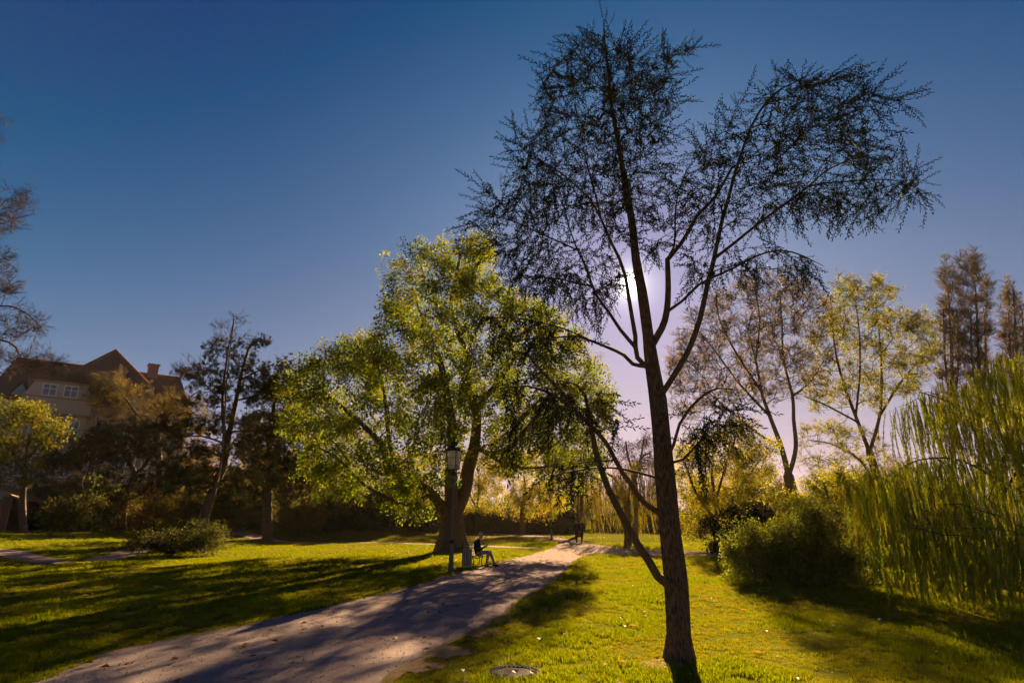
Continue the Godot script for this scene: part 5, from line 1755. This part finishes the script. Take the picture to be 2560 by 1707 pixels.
	stem_tree({"called": "budding_tree", "label": "tall spreading tree coming into yellow-green leaf between the bare tree and the poplars", "seed": 113, "base": foot(2215, 47.0), "step": 0.5, "tip": 0.011, "cap": 0.12, "slim": 0.75, "end": 2.5, "bf": 0.28, "arch": 0.0,
		"limbs": [[22, 16, [2210, 1260, 0, 2195, 1200, 0, 2175, 1130, 0]], [13, 4, [2175, 1130, 0, 2140, 1040, -0.5, 2110, 960, -1, 2090, 880, -1.4, 2080, 800, -1.6]], [12, 4, [2175, 1130, 0, 2200, 1040, 0.5, 2205, 950, 0.8, 2200, 850, 1.0, 2190, 750, 1.2]], [9, 3, [2200, 1040, 0.5, 2250, 960, 1, 2300, 900, 1.5, 2340, 850, 1.8]], [8, 3, [2140, 1040, -0.5, 2150, 940, -1.2, 2150, 840, -1.8, 2140, 760, -2.2]], [7, 3, [2140, 1060, -0.4, 2060, 1010, -1, 2010, 990, -1.4]], [9, 3, [2210, 1240, 0, 2150, 1150, 0.6, 2080, 1110, 1, 2020, 1100, 1.4]]],
		"crowns": [[[2050, 780, 2080, 700, 2140, 688, 2200, 690, 2235, 720, 2250, 760, 2320, 780, 2345, 830, 2350, 920, 2300, 980, 2200, 1010, 2110, 1020, 2040, 1040, 2010, 960, 2030, 860], 700, 5.0], [[2000, 1060, 2080, 1060, 2200, 1080, 2230, 1150, 2180, 1200, 2060, 1220, 1990, 1180], 150, 3.0]],
		"sprays": [[fine, M.leaf, 0.017, 2.9, 0.25, 0.9, 1.5, FLAT, Color(0.25, 0.25, 0.016), 0.22], [bare, M.twig_warm, 0.012, 0.6, 0.15, 0.8, 1.3, UPW, Color(1, 0.85, 0.7), 0.1]]})
	var pop := [[2372, 62.0, [2348, 950, 2346, 760, 2352, 680, 2365, 638, 2385, 650, 2400, 720, 2412, 820, 2420, 950], "slender columnar poplar with a narrow single spire"], [2440, 60.0, [2410, 950, 2396, 720, 2398, 640, 2420, 620, 2450, 628, 2475, 680, 2487, 760, 2480, 860, 2470, 950], "broadest and tallest columnar poplar in the row beside the willow"], [2535, 63.0, [2500, 950, 2497, 800, 2505, 720, 2520, 698, 2545, 740, 2570, 820, 2575, 950], "lower columnar poplar half hidden behind the willow crown"]]
	for k in 3:
		var q: Array = pop[k]
		stem_tree({"called": "poplar_tree", "label": q[3], "seed": 120 + k, "base": foot(q[0] + 15, q[1]), "step": 0.6, "tip": 0.011, "cap": 0.08, "bf": 0.5, "arch": 0.0, "group": "poplars in a row", "twig": M.twig_warm,
			"limbs": [[16, 3, [q[0] + 14, 1200, 0, q[0] + 10, 1000, 0, q[0] + 6, 850, 0, q[0], 720, 0]], [8, 3, [q[0] + 11, 1030, 0, q[0] + 25, 900, 0.4, q[0] + 22, 780, 0.5]], [7, 3, [q[0] + 11, 1050, 0, q[0] - 8, 900, -0.4, q[0] - 12, 780, -0.5]]],
			"crowns": [[q[2], [210, 300, 190][k], 1.7], [[q[0] - 30, 930, q[0] + 55, 930, q[0] + 60, 1080, q[0] - 25, 1080], 80, 1.7]],
			"sprays": [[bare, M.twig_warm, 0.02, 1.3, 0.1, 0.9, 1.4, Vector3(0, 1.8, 0), Color(1, 0.95, 0.8), 0.1], [bud, M.leaf, 0.02, 1.5, 0.12, 0.9, 1.2, Vector3(0, 1.7, 0), Color(0.12, 0.08, 0.035), 0.2], [fine, M.leaf, 0.02, 0.875, 0.2, 0.8, 1.2, Vector3(0, 0.6, 0), Color(0.17, 0.125, 0.03), 0.2]]})
	var st := [[strand(141, 0.8, 0.085, 125.0), 0.8], [strand(144, 1.2, 0.075, 120.0), 1.2], [strand(142, 1.7, 0.085, 115.0), 1.7], [strand(145, 2.1, 0.09, 105.0), 2.1], [strand(143, 2.7, 0.08, 110.0), 2.7]]
	willow("weeping_willow", "big weeping willow with curtains of yellow-green shoots hanging to the lawn", foot(2520, 18.5),
		[[40, 28, [2515, 1350, 0, 2500, 1250, 0, 2490, 1180, 0]], [9, 2, [2490, 1180, 0, 2440, 1080, -0.6, 2380, 1010, -1.2, 2300, 980, -1.8]], [10, 2, [2495, 1200, 0, 2540, 1060, 0.5, 2570, 950, 1.0, 2560, 880, 1.4]], [6, 2, [2490, 1190, 0, 2400, 1150, -1.6, 2300, 1150, -2.6, 2220, 1190, -3.2]], [8, 2, [2500, 1240, 0, 2600, 1100, -1, 2700, 1050, -2]], [5, 2, [2440, 1080, -0.6, 2480, 960, -1.5, 2500, 900, -2]]],
		[[[2225, 1010, 2330, 950, 2420, 895, 2500, 870, 2640, 850, 2720, 1000, 2600, 1060, 2440, 1040, 2320, 1040, 2230, 1080], 250, 2.2, -0.5], [[2110, 1285, 2125, 1200, 2200, 1140, 2320, 1130, 2420, 1180, 2400, 1240, 2260, 1220, 2160, 1260], 150, 1.7, -2.2], [[2250, 1330, 2330, 1260, 2440, 1260, 2560, 1290, 2640, 1330, 2560, 1370, 2400, 1340], 110, 1.3, -3.2], [[2440, 1080, 2640, 1080, 2680, 1220, 2500, 1240], 90, 2.4], [[2250, 1400, 2360, 1335, 2480, 1330, 2600, 1340, 2700, 1400, 2560, 1430, 2380, 1420], 90, 0.9, -4.6], [[2180, 1330, 2250, 1270, 2330, 1300, 2280, 1350], 35, 0.6, -4.0]],
		st, 1.9, Color(0.34, 0.375, 0.02), 131, 0.004, 0.25, 0.16)
	var st2 := [[strand(151, 1.6, 0.12, 45.0), 1.6], [strand(152, 2.8, 0.12, 45.0), 2.8], [strand(153, 4.2, 0.12, 45.0), 4.2]]
	willow("distant_willow", "smaller weeping willow beyond the path, half hidden by the conifer trunk", foot(1570, 49.0),
		[[20, 14, [1570, 1300, 0, 1568, 1240, 0]], [9, 4, [1568, 1240, 0, 1530, 1190, -0.6, 1490, 1180, -1.2]], [9, 4, [1568, 1240, 0, 1600, 1150, 0.6, 1630, 1130, 1.2]]],
		[[[1460, 1210, 1500, 1170, 1560, 1150, 1620, 1150, 1665, 1190, 1660, 1230, 1560, 1220, 1480, 1240], 130, 2.4]], st2, 3.5, Color(0.25, 0.21, 0.01), 132, 0.01, 0.5, 0.3)
	stem_tree({"called": "bare_willow", "label": "pale leafless drooping treetop rising behind the smaller willow", "seed": 133, "base": foot(1590, 54.0), "step": 0.5, "tip": 0.009, "cap": 0.06, "bark": M.bark_pale, "twig": M.twig_warm, "limbs": [[12, 8, [1590, 1280, 0, 1588, 1200, 0]], [7, 3, [1588, 1200, 0, 1570, 1140, -0.5, 1565, 1100, -0.8]], [7, 3, [1588, 1200, 0, 1605, 1130, 0.5, 1610, 1095, 0.8]]],
		"crowns": [[[1535, 1150, 1545, 1110, 1575, 1090, 1610, 1088, 1635, 1110, 1645, 1160, 1600, 1190, 1550, 1190], 130, 2.0]], "sprays": [[bare, M.twig_warm, 0.02, 1.4, 0.2, 0.8, 1.4, Vector3(0, -0.7, 0), Color(1, 0.9, 0.8), 0.1]]})
	shrub("laurel_shrub", "dark glossy rounded shrub beyond the right path under the yellow-green tree", ground(1865, 1390), Vector3(4.3, 2.9, 3.0), 330, dense, 1.6, 0.7, 1.2, Color(0.05, 0.045, 0.024), 161)
	shrub("laurel_shrub", "small low dark shrub at the path edge in front of the rounded one", ground(1810, 1388), Vector3(1.6, 0.9, 1.4), 120, dense, 1.6, 0.4, 0.7, Color(0.06, 0.065, 0.024), 162)
	shrub("broad_shrub", "mid-green spreading shrub on the right lawn before the willow", ground(1925, 1455), Vector3(3.0, 2.0, 2.6), 420, small, 2.4, 0.45, 0.8, Color(0.18, 0.21, 0.03), 163)
	shrub("broad_shrub", "darker green shrub tucked against the willow curtain", ground(2065, 1470), Vector3(2.9, 2.5, 2.6), 420, small, 2.2, 0.45, 0.8, Color(0.14, 0.16, 0.028), 164)
	stem_tree({"called": "golden_sapling", "label": "bright yellow-green sapling rising between the green shrubs by the willow", "seed": 165, "base": foot(2000, 25.0), "step": 0.3, "tip": 0.006, "cap": 0.04, "limbs": [[6, 3, [2000, 1400, 0, 1998, 1330, 0, 1990, 1290, 0]]], "crowns": [[[1945, 1360, 1950, 1300, 1985, 1275, 2030, 1290, 2060, 1340, 2050, 1400, 1990, 1420], 120, 0.9]],
		"sprays": [[small, M.leaf, 0.02, 2.56, 0.1, 0.5, 0.8, FLAT, Color(0.3, 0.27, 0.012), 0.2]]})
	stem_tree({"called": "green_understorey_tree", "label": "low fresh green tree behind the shrubs under the tall bare tree", "seed": 166, "base": foot(2080, 36.0), "step": 0.4, "tip": 0.009, "cap": 0.06, "limbs": [[10, 5, [2080, 1330, 0, 2075, 1260, 0, 2060, 1210, 0]]], "crowns": [[[1930, 1260, 1990, 1200, 2080, 1180, 2180, 1200, 2220, 1270, 2180, 1340, 2040, 1350, 1950, 1320], 260, 2.2]],
		"sprays": [[small, M.leaf, 0.02, 2.6, 0.2, 0.8, 1.2, FLAT, Color(0.28, 0.275, 0.012), 0.2]]})
	# far edge of the park: a belt of trees that closes the view
	var kinds := [[small, Color(0.14, 0.125, 0.014), "leafing"], [bud, Color(0.16, 0.11, 0.04), "budding"], [small, Color(0.07, 0.075, 0.014), "green"]]
	var protos := []
	for k in 3:
		var b := Vector3(-60 + k * 4.0, 0, -112)
		var g := RandomNumberGenerator.new(); g.seed = 200 + k
		var t := thing("belt_tree", "", "tree", b, 0.0, "far belt of trees")
		var sk := Skel.new()
		sk.limb(-1, [b + Vector3(0, -0.2, 0), b + Vector3(0.1, 2.0, 0), b + Vector3(-0.1, 4.5, 0.2)], 0.25, 0.12, 0.6)
		var pts := []
		while pts.size() < 210:
			var q := Vector3(g.randf_range(-1, 1), g.randf_range(-1, 1), g.randf_range(-1, 1))
			if q.length() < 1.0 and q.length() > 0.25:
				pts.append(b + Vector3(q.x * 3.8, 4.2 + q.y * 3.8, q.z * 3.4))
		sk.grow(pts, 0.3, 0.7, 0.03, g)
		sk.finish(0.014, 2.2, 0.1)
		wood(t, sk, b, 0.08, M.bark, M.twig)
		dress(t, sk, b, kinds[k][0], M.leaf, 0.035, 1.6, 0.4, 1.3, 2.2, FLAT, kinds[k][1], 0.2, g)
		protos.append(t)
	var g := RandomNumberGenerator.new(); g.seed = 210
	var n := 0
	for px in range(-250, 2900, 52):
		var k := n % 3
		var d := (92.0 if n % 2 else 104.0) + g.randf_range(-5, 6)
		var b := foot(px + g.randf_range(-25, 25), d)
		var t: Node3D = protos[k] if n < 3 else protos[k].duplicate()
		if n >= 3:
			t.name = numbered("belt_tree")
			add_child(t)
		t.position = b
		t.rotation.y = g.randf() * TAU
		var s := g.randf_range(0.85, 1.3) * (0.68 if px > 850 and px < 1750 else 1.0)
		t.scale = Vector3(s, s * g.randf_range(0.9, 1.1), s)
		t.set_meta("label", "%s tree in the far belt beyond the park" % kinds[k][2])
		n += 1


func _ready() -> void:
	rng.seed = 1
	var t0 := Time.get_ticks_msec()
	make_light()
	make_materials()
	print("materials ", Time.get_ticks_msec() - t0)
	make_ground()
	make_paths()
	make_house()
	make_shelter()
	print("ground ", Time.get_ticks_msec() - t0)
	larch()
	print("larch ", Time.get_ticks_msec() - t0)
	maple()
	print("maple ", Time.get_ticks_msec() - t0)
	make_plants()
	print("plants ", Time.get_ticks_msec() - t0)
	make_lamp(ground(1127, 1430), "street_lamp", "tall lantern street lamp with glazed tapering head before the broad tree", 1.0, 0.35)
	make_lamp(foot(1379, 57.0), "street_lamp", "distant lantern street lamp at the bend of the path", 0.95, 0.8)
	var bb := ground(1191, 1418)
	make_bench(bb, -0.12)
	seated(bb, Vector3(0.0, 0.455, -0.25), -0.12)
	make_bin(ground(1168, 1419))
	walker(ground(1442, 1356), -PI * 0.42, "left of two dark-clad people walking together on the path", Color(0.02, 0.018, 0.03), Color(0.02, 0.018, 0.022), Color(0.05, 0.03, 0.02), 0.22, 1.68)
	walker(ground(1455, 1356.5), -PI * 0.42, "taller of two dark-clad people walking together on the path", Color(0.022, 0.018, 0.03), Color(0.018, 0.014, 0.016), Color(0.03, 0.02, 0.015), 0.2, 1.78)
	make_cover(ground(1285, 1682))
	make_sprinkler(ground(1418, 1504))
	print("things ", Time.get_ticks_msec() - t0)
	make_grass()
	print("grass ", Time.get_ticks_msec() - t0, " copies ", total)
